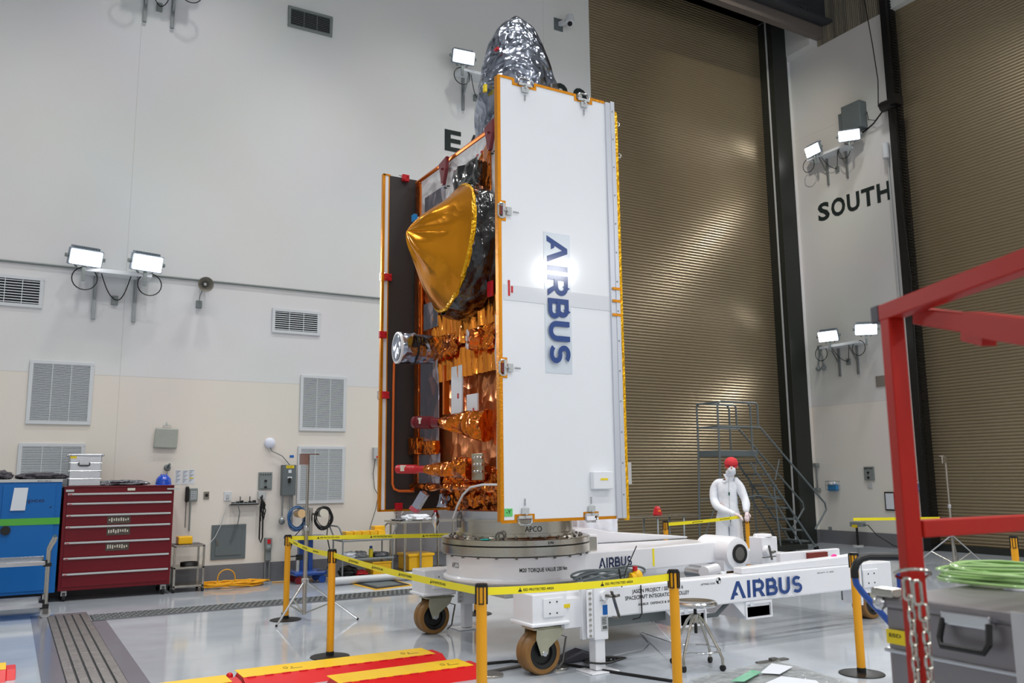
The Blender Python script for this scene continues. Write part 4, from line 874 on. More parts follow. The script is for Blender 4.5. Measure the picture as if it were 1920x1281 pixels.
b = MB(); q = AX(862, 970, 3.92); b.cyl(q, q+V((.1, .0, 0)), .055, n=16); b.cyl(q+V((0, -.0, -.1)), q+V((.0, 0, .02)), .03, n=10); b.build('separation_fitting', 'steel_dark', tr)
def ringfn(r, z, a0): return lambda u, v: V((CC.x+(r+.002)*cos(a0+u/r), CC.y+(r+.002)*sin(a0+u/r), z+v))
def ang(x, r):   # angle on a cylinder seen at pixel column x (near side)
    best = None
    for i in range(3600):
        a = -pi+pi*i/1800*1.; p = CC+V((r*cos(a), r*sin(a), .8)); d = p-V((0, 0, H_)); w = d.dot(_f); 
        if d.x*cos(a)+d.y*sin(a) > 0: continue
        s = CX_+F_*d.dot(CR)/w
        if best is None or abs(s-x) < best[0]: best = (abs(s-x), a)
    return best[1]
b = MB(); text(b, 'M20 TORQUE VALUE 230 Nm', .036, ringfn(.7, .745, ang(974, .7)), width=.5, bold=.02); text(b, 'APCO', .05, ringfn(.7, .76, ang(848, .7)), width=.13, bold=.005); b.build('ring_lettering', 'text', tr)
b = MB(); text(b, 'APCO', .06, lambda u, v: ringfn(.576, 1.1, ang(985, .576))(u, v*.9), width=.17, bold=0); text(b, '270', .022, ringfn(.747, .995, ang(1028, .747)), width=.06); b.box((0, 0, 0), (0, 0, 0)); b.build('ring_lettering', 'text', tr)
# beams
YB = 6.3; z0, z1 = .385, .645
MB().box((4.2, YB, z0), (7.95, YB+.18, z1)).build('front_beam', 'white_paint', tr, bevel=.015)
MB().box((4.2, 8.6, z0), (8.3, 8.78, z1)).build('rear_beam', 'white_paint', tr, bevel=.015)
MB().box((4.75, 6.45, .42), (5.05, 8.65, .62)).build('cross_beam', 'white_paint', tr, bevel=.015); MB().box((4.05, 7.1, .5), (4.8, 8.1, .64)).build('shaded_underside', 'light_grey', tr, bevel=.01)  # grey box stands in for the shaded underside of the turntable
MB().box((8.05, 6.5, .5), (8.22, 8.65, .68)).build('cross_beam', 'white_paint', tr, bevel=.015)
b = MB(); b.prism([(0, 0), (1.6, .0), (1.72, .06), (1.72, .1), (1.5, .09), (.0, .06)], (6.3, YB+.03, z1), XE, ZE, YE, .12); b.build('beam_cap', 'white_paint', tr, bevel=.01)
b = MB(); b.box((7.95, YB-.05, .25), (7.975, YB+.22, .69)); fl_ = b.build('end_flange', 'grey_paint', tr)
b = MB()
for i in range(9): b.cyl((7.94, YB-.02, .28+i*.045), (7.95, YB-.02, .28+i*.045), .008, n=8)
b.box((7.93, YB-.06, .23), (7.95, YB+.18, .69)); b.build('flange_plate', 'white_paint', tr)
b = MB(); c = AY(1568, 1050, YB); b.tor(V((7.75, 6.42, .71)), (0, 1, .2), .035, .015, n=16, m=6); b.cyl((7.75, 6.42, .64), (7.75, 6.42, .7), .02, n=8); b.build('pink_shackle', 'pink', tr)
MB().box((7.6, 6.62, .66), (7.9, 6.66, .76)).build('brown_block', mat('rust', '7A2A20', .5), tr); MB().box((7.2, 6.66, .62), (8.15, 6.72, .78)).build('side_plate', 'white_paint', tr, bevel=.01)
# left wheel stations: blocks, casters, jacks
def caster(cx, cy, r=.172, flip=1):
    cz = r; out = []
    b = MB()
    for s in (-1, 1):
        yc = cy+s*.044; w = .041
        b.lathe((cx, yc, cz), [(r-.045, -w), (r-.012, -w), (r, -w+.012), (r, w-.012), (r-.012, w), (r-.045, w)], axis=(0, 1, 0), n=44)
    wh = b.build('wheel', 'tyre', tr)
    b = MB(); b.lathe((cx, cy, cz), [(0, -.07), (.03, -.07), (.035, -.05), (.085, -.05), (.095, -.07), (r-.044, -.078), (r-.044, .078), (.1, .07), (.09, .038), (0, .05)], axis=(0, 1, 0), n=40); b.build('wheel_rim', 'black', wh)
    b = MB(); pts = [(-.02, .0), (.035, -.01), (.045, .04), (.17, .13), (.2, .2), (-.07, .2), (-.08, .12), (-.045, .02), (-.03, -.02)]
    for s in (-1, 1):
        b.prism([(flip*p[0], p[1]) for p in pts], (cx, cy+s*.096-.004, cz), XE, ZE, YE, .008)
    b.box((cx-.1, cy-.1, cz+.19), (cx+.22*flip if flip > 0 else cx+.1, cy+.1, cz+.205)) if flip > 0 else b.box((cx-.22, cy-.1, cz+.19), (cx+.1, cy+.1, cz+.205))
    b.lathe((cx+.06*flip, cy, cz+.2), [(.09, 0), (.095, .02), (.06, .04), (.05, .06)], n=24)
    b.build('caster_fork', 'zinc_plate', tr, bevel=.003)
    b = MB(); b.cyl((cx, cy-.112, cz), (cx, cy+.112, cz), .02, n=10); b.build('axle', 'steel_bright', tr)
    b = MB(); b.bar((cx+.17*flip, cy-.02, cz+.13), (cx+.26*flip, cy-.03, cz+.1), .05, .008); b.bar((cx+.26*flip, cy-.03, cz+.1), (cx+.22*flip, cy-.03, .07), .012); b.bar((cx+.22*flip, cy-.03, .07), (cx+.17*flip, cy-.03, .03), .012); b.build('brake_pedal', 'steel_dark', tr)
    return wh
caster(3.93, 6.33); caster(3.96, 8.5); caster(8.5, 6.62, flip=1); caster(8.45, 8.6)
for (cx, cy) in ((3.98, 6.33), (4.0, 8.5)):
    b = MB(); b.box((cx-.2, cy-.16, .415), (cx+.14, cy+.16, .66)); b.box((cx-.22, cy-.18, .4), (cx+.16, cy+.18, .43)); b.build('wheel_block', 'white_paint', tr, bevel=.01)
    b = MB(); b.box((cx-.1, cy-.175, .47), (cx+.1, cy-.16, .62)); pp = b.build('cover_plate', 'white_paint', tr, bevel=.003)
    b = MB()
    for sx in (-.04, .03):
        for zz in (.5, .59): b.cyl((cx+sx, cy-.178, zz), (cx+sx, cy-.175, zz), .007, n=8)
    b.build('plate_holes', 'black', pp)
    MB().box((cx+.105, cy-.163, .53), (cx+.17, cy-.16, .56)).build('yellow_label', 'yellow_label', tr)
b = MB(); b.box((8.2, 6.46, .3), (8.75, 6.8, .62)); b.box((8.24, 6.44, .36), (8.5, 6.46, .56)); b.build('wheel_block', 'white_paint', tr, bevel=.01)
b = MB()
for sx in (8.32, 8.42):
    for zz in (.41, .51): b.cyl((sx, 6.437, zz), (sx, 6.44, zz), .009, n=8)
b.build('plate_holes', 'black', tr)
MB().box((4.1, 6.18, .36), (4.3, 6.42, .6)).box((4.26, 6.15, .26), (4.3, 6.2, .68)).build('jack_mount', 'white_paint', tr, bevel=.004)
def jack(cx, cy, full=True):
    b = MB(); b.box((cx-.065, cy-.065, .26), (cx+.075, cy+.065, .7)); b.box((cx-.13, cy-.05, .28), (cx-.065, cy-.035, .67)); b.cyl((cx, cy, .7), (cx, cy, .715), .05, n=16); b.build('jack_column', 'white_paint', tr, bevel=.01)
    MB().box((cx-.05, cy-.05, .015), (cx+.05, cy+.05, .3)).build('jack_leg', 'white_paint', tr, bevel=.008)
    MB().box((cx-.14, cy-.12, .0), (cx+.14, cy+.12, .012)).build('jack_foot', 'white_paint', tr, bevel=.004)
    b = MB()
    for i in range(9): b.cyl((cx-.1, cy-.062, .3+i*.043), (cx-.1, cy-.05, .3+i*.043), .012, n=6)
    b.build('jack_bolts', 'steel', tr)
    b = MB(); b.cyl((cx+.03, cy-.1, .62), (cx+.03, cy-.065, .62), .04, n=18); b.build('gear_cap', 'white_paint', tr)
    b = MB(); b.cyl((cx+.06, cy-.16, .62), (cx+.03, cy-.1, .62), .012, n=8); b.bar((cx+.055, cy-.15, .66), (cx+.13, cy-.15, .44), .035, .008); b.bar((cx+.13, cy-.15, .44), (cx+.06, cy-.15, .45), .016); b.cyl((cx+.07, cy-.17, .62), (cx+.12, cy-.17, .625), .012, n=8); b.build('crank', 'steel_dark', tr)
jack(4.39, 6.13); jack(4.4, 8.55); jack(7.62, 8.3)
b = MB(); c = (4.45, 6.063); b.box((c[0]-.04, c[1], .46), (c[0]+.01, c[1]+.002, .54)); b.build('blue_label', 'blue_tape', tr); MB().box((c[0]-.06, c[1], .33), (c[0]+.012, c[1]+.002, .45)).build('barcode_label', 'light_grey', tr)
b = MB()
for i in range(9): b.box((c[0]-.045+.005*i, c[1]-.001, .345), (c[0]-.043+.005*i+.001*(i % 3), c[1]+.0, .37))
for i in range(5): b.box((c[0]-.05, c[1]-.001, .385+i*.012), (c[0]-.005-.008*(i % 2), c[1], .39+i*.012))
text(b, 'LIFT  UP', .007, plane((c[0]-.07, c[1], .575), XE, ZE, -YE, .001)); b.build('label_print', 'text', tr)
# beam lettering
def tx(s, px0, py0, px1, h, m=None, rise=0, bold=.02):
    a, c = AY(px0, py0, YB), AY(px1, py0, YB); b = MB(); text(b, s, h, plane((a.x, YB, a.z), XE, ZE, -YE, .0015), width=c.x-a.x, bold=bold); return b.build('beam_lettering', m or 'text', tr)
tx('JASON PROJECT / SENTINEL 6', 1185, 1113, 1281, .034); tx('SPACECRAFT INTEGRATION TROLLEY', 1172, 1126, 1293, .034); tx('AIRBUS  DEFENCE & SPACE', 1196, 1136, 1268, .021); tx('LIFTING COG', 1314, 1098, 1341, .016); tx('RS012919 - 01  SN02', 1532, 1076, 1563, .012, bold=.01)
b = MB(); text(b, 'TORQUE', .022, plane((4.5, YB, .53), XE, ZE, -YE, .0015)); b.build('beam_lettering', 'text', tr); b = MB(); text(b, '230 Nm', .022, plane((4.5, YB, .49), XE, ZE, -YE, .0015)); b.build('beam_lettering', 'text', tr)
a, c = AY(1369, 1117, YB), AY(1501, 1112, YB); b = MB(); airbus(b, .165, plane((a.x, YB, .425), XE, ZE, -YE, .0015), W=c.x-a.x); b.build('beam_logo', 'logo_blue', tr)
q = AY(1347, 1089, YB); b = MB()
for k in (0, 2): b.add([q-YE*.002]+[q+V((.03*cos(radians(k*90+i*15)), -.002, .03*sin(radians(k*90+i*15)))) for i in range(7)], [(0, i, i+1) for i in range(1, 7)])
b.tor(q-YE*.001, (0, 1, 0), .03, .0015, n=24, m=4); b.build('balance_mark', 'text', tr)
# fork pockets
for a, c in ((1279, 1322), (1404, 1446)):
    p, q = AY(a, 1140, YB), AY(c, 1140, YB); b = MB(); b.prism([(p.x-.18, .385), (p.x-.02, .23), (q.x, .23), (q.x+.02, .385)], (0, YB+.02, 0), XE, ZE, YE, .02)
    b.box((p.x-.02, YB, .22), (q.x, YB+.9, .235)); b.box((p.x-.02, YB, .36), (q.x, YB+.9, .385)); b.box((p.x-.035, YB, .22), (p.x-.02, YB+.9, .385)); b.box((q.x, YB, .22), (q.x+.015, YB+.9, .385)); b.build('fork_pocket', 'white_paint', tr)
    MB().box((p.x-.018, YB+.02, .236), (q.x-.002, YB+.06, .33)).build('pocket_shade', 'black', tr);  # solid black block paints the darkness inside the hollow pocket
    b = MB(); b.box((p.x+.02, YB-.004, .34), (p.x+.07, YB-.001, .385)); b.build('lift_symbol', 'paper', tr)
# swing arm
b = MB(); b.prism([(4.95, -.42), (6.75, -.2), (7.0, -.15), (7.0, .35), (4.95, .45)], (0, 7.55, .635), XE, YE, ZE, .23); arm = b.build('swing_arm', 'white_paint', tr, bevel=.015)
YA0 = lambda x: 7.55-.42+(x-4.95)/(1.8)*.22
dirA = V((1.8, .22, 0)).normalized(); nA = V((dirA.y, -dirA.x, 0))
oA = V((5.17, YA0(5.17), .7)); b = MB(); airbus(b, .1, plane(oA, dirA, ZE, nA, .0025), W=.44); b.build('arm_logo', 'navy', tr)
oA = V((5.95, YA0(5.95), .68)); MB().obox(oA+nA*.002+ZE*.08, (dirA, ZE, nA), .014, .09, .0015).build('yellow_strip', 'yellow_tape', tr)
b = MB(); b.lathe((7.12, 7.2, .74), [(0, -.02), (.1, -.02), (.17, 0), (.185, .06), (.185, .5), (0, .52)], axis=(0, 1, 0), n=40); b.box((6.95, 7.25, .55), (7.25, 7.6, .72)); b.build('pivot_drum', 'white_paint', tr)
b = MB(); b.lathe((7.12, 7.175, .74), [(.075, 0), (.075, -.012), (.105, -.012), (.105, .01)], axis=(0, 1, 0), n=32); b.build('drum_ring', 'black', tr); MB().lathe((7.12, 7.175, .74), [(0, -.006), (.075, -.006)], axis=(0, 1, 0), n=32).build('drum_face', 'steel_dark', tr)
b = MB(); b.prism([(0, 0), (.0, .12), (.12, .17), (.5, .17), (.75, .12), (1.2, .08), (1.9, .02), (1.9, 0)], (5.2, 8.0, .865), XE, ZE, YE, .35); b.build('arm_casting', 'white_paint', tr, bevel=.04, seg=3)
b = MB(); b.box((5.25, 7.75, .865), (5.6, 8.05, .99)); b.build('casting_block', 'white_paint', tr, bevel=.015)
b = MB(); b.box((6.3, 6.9, .58), (6.5, 7.1, .68)); b.cyl((6.2, 6.75, .62), (6.2, 7.0, .62), .06, n=18); b.build('damper', 'aluminium', tr, bevel=.005)
b = MB(); b.cyl((6.05, 6.6, .66), (6.35, 6.75, .66), .055, n=20); b.build('white_cylinder', 'white_paint', tr)
b = MB(); b.box((7.5, 7.2, .6), (7.75, 7.4, .9)); b.lathe((7.62, 7.3, .9), [(.11, 0), (.1, .03), (0, .04)], n=20); b.cyl((7.55, 7.13, .75), (7.55, 7.2, .75), .06, n=18); b.build('corner_jack', 'white_paint', tr, bevel=.01)
b = MB(); b.bar((7.45, 7.05, .82), (7.52, 7.08, .66), .02); b.bar((7.3, 7.0, .7), (7.55, 7.05, .7), .03, .01); b.cyl((7.44, 7.0, .75), (7.54, 7.05, .75), .015, n=8); b.build('jack_crank', 'steel_dark', tr)
# pale under-tray and hose under the beam
MB().box((4.55, 6.5, .27), (5.75, 7.6, .385)).build('under_tray', 'grey_paint', tr)
b = MB(); b.tube([(5.75, 6.55, .3), (5.9, 6.5, .26), (6.05, 6.45, .27), (6.25, 6.45, .4)], .022, 8); b.build('drain_hose', 'grey_panel', tr)
# folded cloth and box, stand-in for coverall legs behind, under the panel edge
b = MB(); q = AY(1133, 990, 8.25); b.add(*crumple((q.x-.35, 8.3, .62), (1, 0, 0), (0, 0, 1), (0, -1, 0), .55, .68, 24, 24, .08, (4, 3), 31., .12, 6)); b.box((q.x-.33, 8.32, .62), (q.x+.18, 8.6, 1.3)); tag(b.build('coverall_stand_in', 'white_cloth'), 'white cloth stand-in for coverall legs behind the turntable under the panel edge', 'coverall stand-in')
# cables, e-stop, ground wires
b = MB()
for i in range(7):
    rr = .26+.015*i; b.tube([(4.75+rr*cos(a)*(1.+.03*i), 6.42+.05*sin(a), .69+.012*i+.03*sin(a*2+i)) for a in [2*pi*k/28 for k in range(28)]], .011, 6, closed=True)
tag(b.build('cable_coil', 'grey_panel'), 'coil of dark grey cable lying on the trolley beam behind the tape', 'cable')
t = thing('emergency_stop', (5.02, 6.36, .65), 'yellow pendant with red mushroom button on the trolley beam', 'emergency stop'); b = MB(); b.sph((5.02, 6.36, .71), .055, 16, (1, 1, 1.1)); b.cyl((4.94, 6.36, .7), (4.99, 6.36, .7), .045, n=12); b.build('housing', 'yellow_plastic', t); MB().cyl((5.0, 6.36, .76), (5.0, 6.36, .8), .022, n=14).build('button', 'red_tag', t)
b = MB(); b.tube([(4.72, 6.2, .65), (4.76, 6.18, .8), (4.86, 6.15, 1.0)], .005, 5); b.tube([(4.7, 6.25, .66), (4.75, 6.25, .72), (4.74, 6.26, .8)], .008, 5); tag(b.build('wire_whip', 'black'), 'thin black wire sticking up from the cable coil', 'wire')
b = MB(); b.tube([(5.0, 6.285, .64), (5.0, 6.28, .4), (4.97, 6.28, .36), (4.9, 6.29, .35)], .006, 5); tag(b.build('dangling_wire', 'black'), 'black wire hanging down the trolley beam face', 'wire')
b = MB(); b.tube([FL(690, 1258, .012), FL(800, 1252, .012), FL(905, 1245, .012), FL(960, 1240, .012), FL(1075, 1248, .012), FL(1160, 1262, .012), FL(1260, 1277, .012)], .012, 8)
tag(b.build('floor_cable', 'black'), 'black cable lying across the floor past the trolley wheel', 'cable')
b = MB(); b.tube([(5.3, 6.5, .27), (5.36, 6.3, .1), FL(1200, 1185, .008), FL(1217, 1205, .008), FL(1205, 1218, .008), FL(1175, 1224, .008), FL(1140, 1233, .008)], .005, 6); tag(b.build('white_wire', 'vent_white'), 'thin white wire curling on floor under the trolley beam', 'wire')
b = MB(); rnd = random.Random(3)
for i in range(5): c = FL(1120+4*i, 1238, .012+.016*i); b.tube([c+V(((.12+.02*i)*cos(a), .08*sin(a), 0.006*sin(3*a+i))) for a in [2*pi*k/24 for k in range(24)]], .009, 6, closed=True)
tag(b.build('cable_coil', 'black'), 'small black cable coil on floor behind the jack foot', 'cable')
t = thing('foot_switch', FL(1075, 1243), 'dark grey plastic foot pedal between wheel and jack', 'foot switch'); c = FL(1078, 1240); MB().prism([(-.16, 0), (.16, 0), (.16, .06), (.05, .1), (-.14, .05)], c-YE*.06, XE, ZE, YE, .14).build('pedal', mat('dark_plastic', '45454C', .45), t, bevel=.02, seg=3)
for a, c, l in ((917, 1268, 'round steel plate on floor left of the front trolley wheel'), (1040, 1254, 'round steel plate on floor right of the front trolley wheel')): q = FL(a+3, c); tag(MB().lathe(q, [(0, .02), (.1, .02), (.105, .016), (.105, 0)], n=36).build('steel_disc', 'steel', org=q), l, 'metal plate')
b = MB(); b.bar(FL(905, 1262, .01), FL(985, 1247, .01), .05, .012); tag(b.build('steel_strip', 'steel_dark'), 'flat steel strip reaching under the front trolley wheel', 'metal strip')
def PW(x, y, w):
    d = ray(x, y); k = w/d.dot(V((sin(YAW), cos(YAW), 0))); return V((0, 0, H_))+d*k
# ================================================================ stanchions and belts
def stanchion(label):
    t = thing('stanchion', (0, 0, 0), label, 'barrier post', 'yellow belt barrier posts'); ORG[t.name] = V((0, 0, 0))
    MB().lathe((0, 0, 0), [(0, .022), (.04, .022), (.06, .02), (.16, .01), (.178, .006), (.18, 0), (0, 0)], n=48).build('base', 'black_gloss', t)
    MB().lathe((0, 0, 0), [(.034, .015), (.034, .955), (0, .955)], n=24).build('post', 'yellow_post', t)
    b = MB(); b.lathe((0, 0, 0), [(.037, .945), (.037, .965), (0, .967)], n=24); MB().lathe((0, 0, 0), [(.036, .02), (.036, .05), (.033, .05)], n=24).build('collar', 'black', t)
    for k in range(4):
        a = k*pi/2+.35; c = V((cos(a)*.034, sin(a)*.034, .9)); tn = V((-sin(a), cos(a), 0)); nn = V((cos(a), sin(a), 0))
        for s in (-1, 1): b.obox(c+tn*.014*s, (tn, nn, ZE), .003, .006, .055)
        b.obox(c-ZE*.055, (tn, nn, ZE), .017, .006, .003)
    b.build('belt_head', 'black', t); return t
s0 = stanchion('')
SP = [((2.9, 10.22), 'yellow post leaning behind the tripod stand, leftmost barrier post'), ((2.67, 7.93), 'yellow post with dark round base near the tripod stand, foot fully visible'), ((2.6, 4.85), 'nearest yellow post, cut by bottom edge beside the red and yellow ramps'),
      ((4.08, 4.76), 'yellow post in front of the white stool and trolley lettering'), ((6.135, 4.88), 'yellow post without belt, on black base near the blue handle'), ((10.19, 10.07), 'yellow post the person in white coveralls is touching'),
      ((8.16, 9.65), 'yellow post behind the trolley arm carrying the belt to the person'), ((8.95, 5.15), 'yellow post with paper tag at the far right edge')]
posts = []
for i, ((x, y), lb) in enumerate(SP):
    rz = [-.5, 0, .7, .1, .1, .2, .3, .2][i]
    if i == 0: s0.location = (x, y, 0); s0.rotation_euler = (0, 0, rz); s0['label'] = lb; o = s0
    else: o = copy_tree(s0, (x, y, 0), rz, lb)
    posts.append(o)
stA = copy_tree(s0, (4.95, 9.35, 0), 0, 'yellow post behind the trolley turntable holding the far belt end', None); stA['label'] = 'yellow post hidden behind the turntable, end of the rearmost belt'
def belt(p, q, sag, words, start, step, post, w=.047, th=.022, tilt=0.):
    p, q = V(p), V(q); L = (q-p).length; d = (q-p).normalized(); n = V((d.y, -d.x, 0)).normalized()
    if n.dot(V((0, 0, 1.6))-p+V((0, 0, 0))) < 0 and False: n = -n
    side = 1 if n.dot(-V((p.x, p.y, 0))) > 0 else -1; n = n*side
    f = lambda s, v, off=0.: p+d*s+ZE*(v-sag*4*(s/L)*(1-s/L))+n*off
    b = MB(); N_ = 24
    vs = []; 
    for i in range(N_+1):
        for v in (-w/2, w/2): vs += [f(L*i/N_, v, .0007), f(L*i/N_, v, -.0007)]
    fs = []
    for i in range(N_): a = i*4; fs += [(a, a+4, a+6, a+2), (a+1, a+3, a+7, a+5), (a, a+1, a+5, a+4), (a+2, a+6, a+7, a+3)]
    b.add(vs, fs); rot = post.rotation_euler.z
    me = b.build('belt', 'yellow_tape', None, org=(0, 0, 0))
    T = MB(); s = start; k = 0
    while s < L-.3:
        wd = words[k % len(words)]; g = lambda u, v, s=s: f(s+u, v, .0016)
        T.add([g(0, -.012), g(.03, -.012), g(.022, .002), g(.008, .002)], [(0, 1, 2, 3)]); T.add([g(.01, .005), g(.021, .005), g(.0155, .016)], [(0, 1, 2)])
        text(T, wd, th*.72, lambda u, v: g(u+.038, v-.008), width=.225, bold=.02); 
        s += step; k += 1
    le = T.build('lettering', 'text', None, org=(0, 0, 0)); le.parent = me
    me.parent = post; me.matrix_parent_inverse = (Matrix.Translation(post.location) @ Matrix.Rotation(rot, 4, 'Z')).inverted()
EN, GE = 'ESD PROTECTED AREA', 'ESD GESCHÜTZTER BEREICH'
def top(i, z=.915): l = posts[i].location; return V((l.x, l.y, z))
def lr(i, j, a=.036):
    p, q = top(i), top(j); d = (q-p).normalized(); return p+d*a, q-d*a
p, q = lr(0, 1); belt(p, q, .03, [GE, GE], .3, .55, posts[0])
p, q = lr(1, 2); belt(p, q, .02, [GE, EN], .45, .6, posts[1])
p, q = lr(2, 3); belt(p, q, .012, [EN], .22, .62, posts[2])
belt(top(0, .925)+V((.036, 0, 0)), V((4.95-.036, 9.35, .925)), .0, [EN], .3, .62, posts[0])
p = top(6)+V((.036, .01, 0)); hand_px = PW(1391, 969, 13.75); belt(p, hand_px, .01, [GE, EN], .6, .7, posts[6])
MB().box((8.99, 5.1, .8), (8.991, 5.2, .86)).box((8.9, 5.1, .72), (8.94, 5.18, .86)).build('paper_tag', 'paper', posts[7]) if False else None
bt = MB(); a, c = PW(1600, 974, 13.6), PW(1762, 972, 14.6); bt.bar(a, c, .003, .045); tag(bt.build('barrier_belt', 'yellow_tape'), 'yellow belt running behind the red post to the far tripod', 'barrier belt')

# ================================================================ person
PZ = PW(1371, 1071, 14.05); px_c = V((PZ.x, PZ.y, 0))
per = thing('person', px_c, 'person in white coveralls, red hair cover and face mask holding the yellow belt', 'person'); per.rotation_euler = (0, 0, -radians(46))
def skin(name, chains, m, parent, root=0, sub=2, fac=1.):
    vs = []; es = []; rs = []; idx = {}
    for ch in chains:
        prev = None
        for (x, y, z, r) in ch:
            k = (round(x, 4), round(y, 4), round(z, 4))
            if k not in idx: idx[k] = len(vs); vs.append((x, y, z)); rs.append(r)
            i = idx[k]
            if prev is not None: es.append((prev, i))
            prev = i
    me = bpy.data.meshes.new(name); me.from_pydata(vs, es, []); o = bpy.data.objects.new(name, me); COL.objects.link(o)
    md = o.modifiers.new('skin', 'SKIN'); md.use_smooth_shade = True; md.branch_smoothing = .4
    if not me.skin_vertices: 
        bpy.context.view_layer.objects.active = o; bpy.ops.mesh.customdata_skin_add() if hasattr(bpy.ops.mesh, 'customdata_skin_add') else None
    for i, sv in enumerate(me.skin_vertices[0].data):
        r = rs[i]; sv.radius = (r, r) if not isinstance(r, tuple) else r; sv.use_root = (i == root)
    sb = o.modifiers.new('sub', 'SUBSURF'); sb.levels = sub; sb.render_levels = sub
    dg = bpy.context.evaluated_depsgraph_get(); ev = o.evaluated_get(dg); m2 = bpy.data.meshes.new_from_object(ev)
    bpy.data.objects.remove(o); o = bpy.data.objects.new(name, m2); COL.objects.link(o)
    m2.materials.clear(); m2.materials.append(M[m])
    for p in m2.polygons: p.use_smooth = True
    o.parent = parent; ORG[o.name] = ORG[parent.name]; return o
K = 1.0
def sc(ch, g=0.): return [tuple(c*K for c in p[:3])+(p[3]*K+g,) for p in ch]
spine = [(0, 0, .95, .15), (0, .01, 1.1, .14), (.0, .02, 1.25, .12), (.005, .02, 1.4, .11), (.02, -.01, 1.52, .07), (.05, -.06, 1.58, .055), (.075, -.1, 1.66, .07), (.085, -.125, 1.74, .09), (.085, -.115, 1.79, .075)]
armL = [(.005, .02, 1.4, .11), (-.13, .02, 1.45, .06), (-.19, .01, 1.42, .055), (-.21, -.05, 1.18, .045), (-.04, -.24, 1.04, .042), (.1, -.33, .99, .028)]
armR = [(.005, .02, 1.4, .11), (.13, .0, 1.45, .06), (.19, -.02, 1.42, .055), (.28, -.1, 1.19, .045), (.287, -.2, 1.05, .036), (.284, -.24, 1.02, .028)]
legL = [(0, 0, .95, .15), (-.095, 0, .86, .1), (-.11, -.02, .5, .065), (-.115, .02, .1, .045), (-.12, -.07, .035, .035), (-.125, -.15, .03, .03)]
legR = [(0, 0, .95, .15), (.095, 0, .86, .1), (.11, -.02, .5, .065), (.12, .02, .1, .045), (.13, -.07, .035, .035), (.14, -.15, .03, .03)]
body_ = skin('body', [sc(spine), sc(armL), sc(armR), sc(legL), sc(legR)], 'skin', per)
cs = [(0, 0, .95, .2), (0, .01, 1.1, .185), (.0, .02, 1.25, .185), (.005, .015, 1.4, .185), (.02, -.01, 1.5, .13), (.045, -.045, 1.57, .082), (.06, -.08, 1.62, .078)]
ca = [(.005, .015, 1.4, .185), (-.14, .02, 1.47, .105), (-.2, .01, 1.41, .088), (-.215, -.04, 1.2, .07), (-.17, -.13, 1.1, .068), (-.03, -.25, 1.035, .056), (.08, -.315, 1.0, .045), (.115, -.335, .988, .04)]
cb = [(.005, .015, 1.4, .185), (.14, .0, 1.47, .105), (.2, -.02, 1.41, .085), (.27, -.08, 1.22, .068), (.295, -.14, 1.13, .07), (.29, -.2, 1.06, .052), (.284, -.245, 1.015, .042)]
cl1 = [(0, 0, .95, .2), (-.1, 0, .84, .135), (-.11, -.02, .5, .115), (-.115, 0, .25, .105), (-.118, .0, .08, .085)]
cl2 = [(0, 0, .95, .2), (.1, 0, .84, .135), (.115, -.02, .5, .115), (.12, 0, .25, .105), (.122, .0, .08, .085)]
cv = skin('coverall', [sc(cs), sc(ca), sc(cb), sc(cl1), sc(cl2)], 'coverall', per)
for v in cv.data.vertices:
    p = v.co*5; v.co += V((noise.noise(p), noise.noise(p+V((7, 0, 0))), 0))*.016
def pl(mb, *a): return mb
b = MB(); c = px_c
PO = ORG[per.name]
def L(x, y, z): return PO+V((x, y, z))*K
b.add(*(lambda s: (s.v, s.f))(MB().sph(L(.085, -.1, 1.79), .108, 24, (1, 1.1, .92))), smooth=True); hc = b.build('hair_cover', 'cap_red', per)
MB().sph(L(.0, -.04, 1.775), .07, 16, (.8, .8, 1)).build('ear_puff', 'cap_red', per) if False else None
b = MB(); b.lathe(L(.085, -.12, 1.755), [(.1, -.01), (.104, .0), (.1, .012)], axis=(0, -.45, 1), n=28); b.build('cap_band', 'cap_red', per)
b = MB(); b.sph(L(.09, -.195, 1.675), .06, 16, (1.05, .75, 1.05)); b.sph(L(.07, -.12, 1.64), .082, 16, (1, .9, .75)); fmk = b.build('face_mask', 'white_cloth', per)
b = MB(); 
for s in (-1, 1): b.sph(L(.09+s*.032, -.218, 1.735), .011, 10)
b.build('eyes', 'black', body_)
MB().sph(L(.09, -.232, 1.712), .016, 10, (.8, 1, 1.4)).build('nose', 'skin', body_)
b = MB()
for s in (-1, 1): b.sph(L(.085+s*.094, -.12, 1.72), .024, 10, (.4, .8, 1.2))
b.build('ears', 'skin', body_)
b = MB(); b.tube([L(.045, -.165, 1.56), L(.03, -.19, 1.45), L(.03, -.195, 1.25), L(.03, -.215, 1.0), L(.03, -.2, .8)], .006, 6); b.build('zipper', 'light_grey', per)
b = MB(); b.box(L(.02, -.225, 1.28), L(.045, -.2, 1.33)); b.box(L(.03, -.22, .86), L(.04, -.205, 1.0)); b.build('clip_badge', mat('dark_green', '1C5A4A', .5), per)
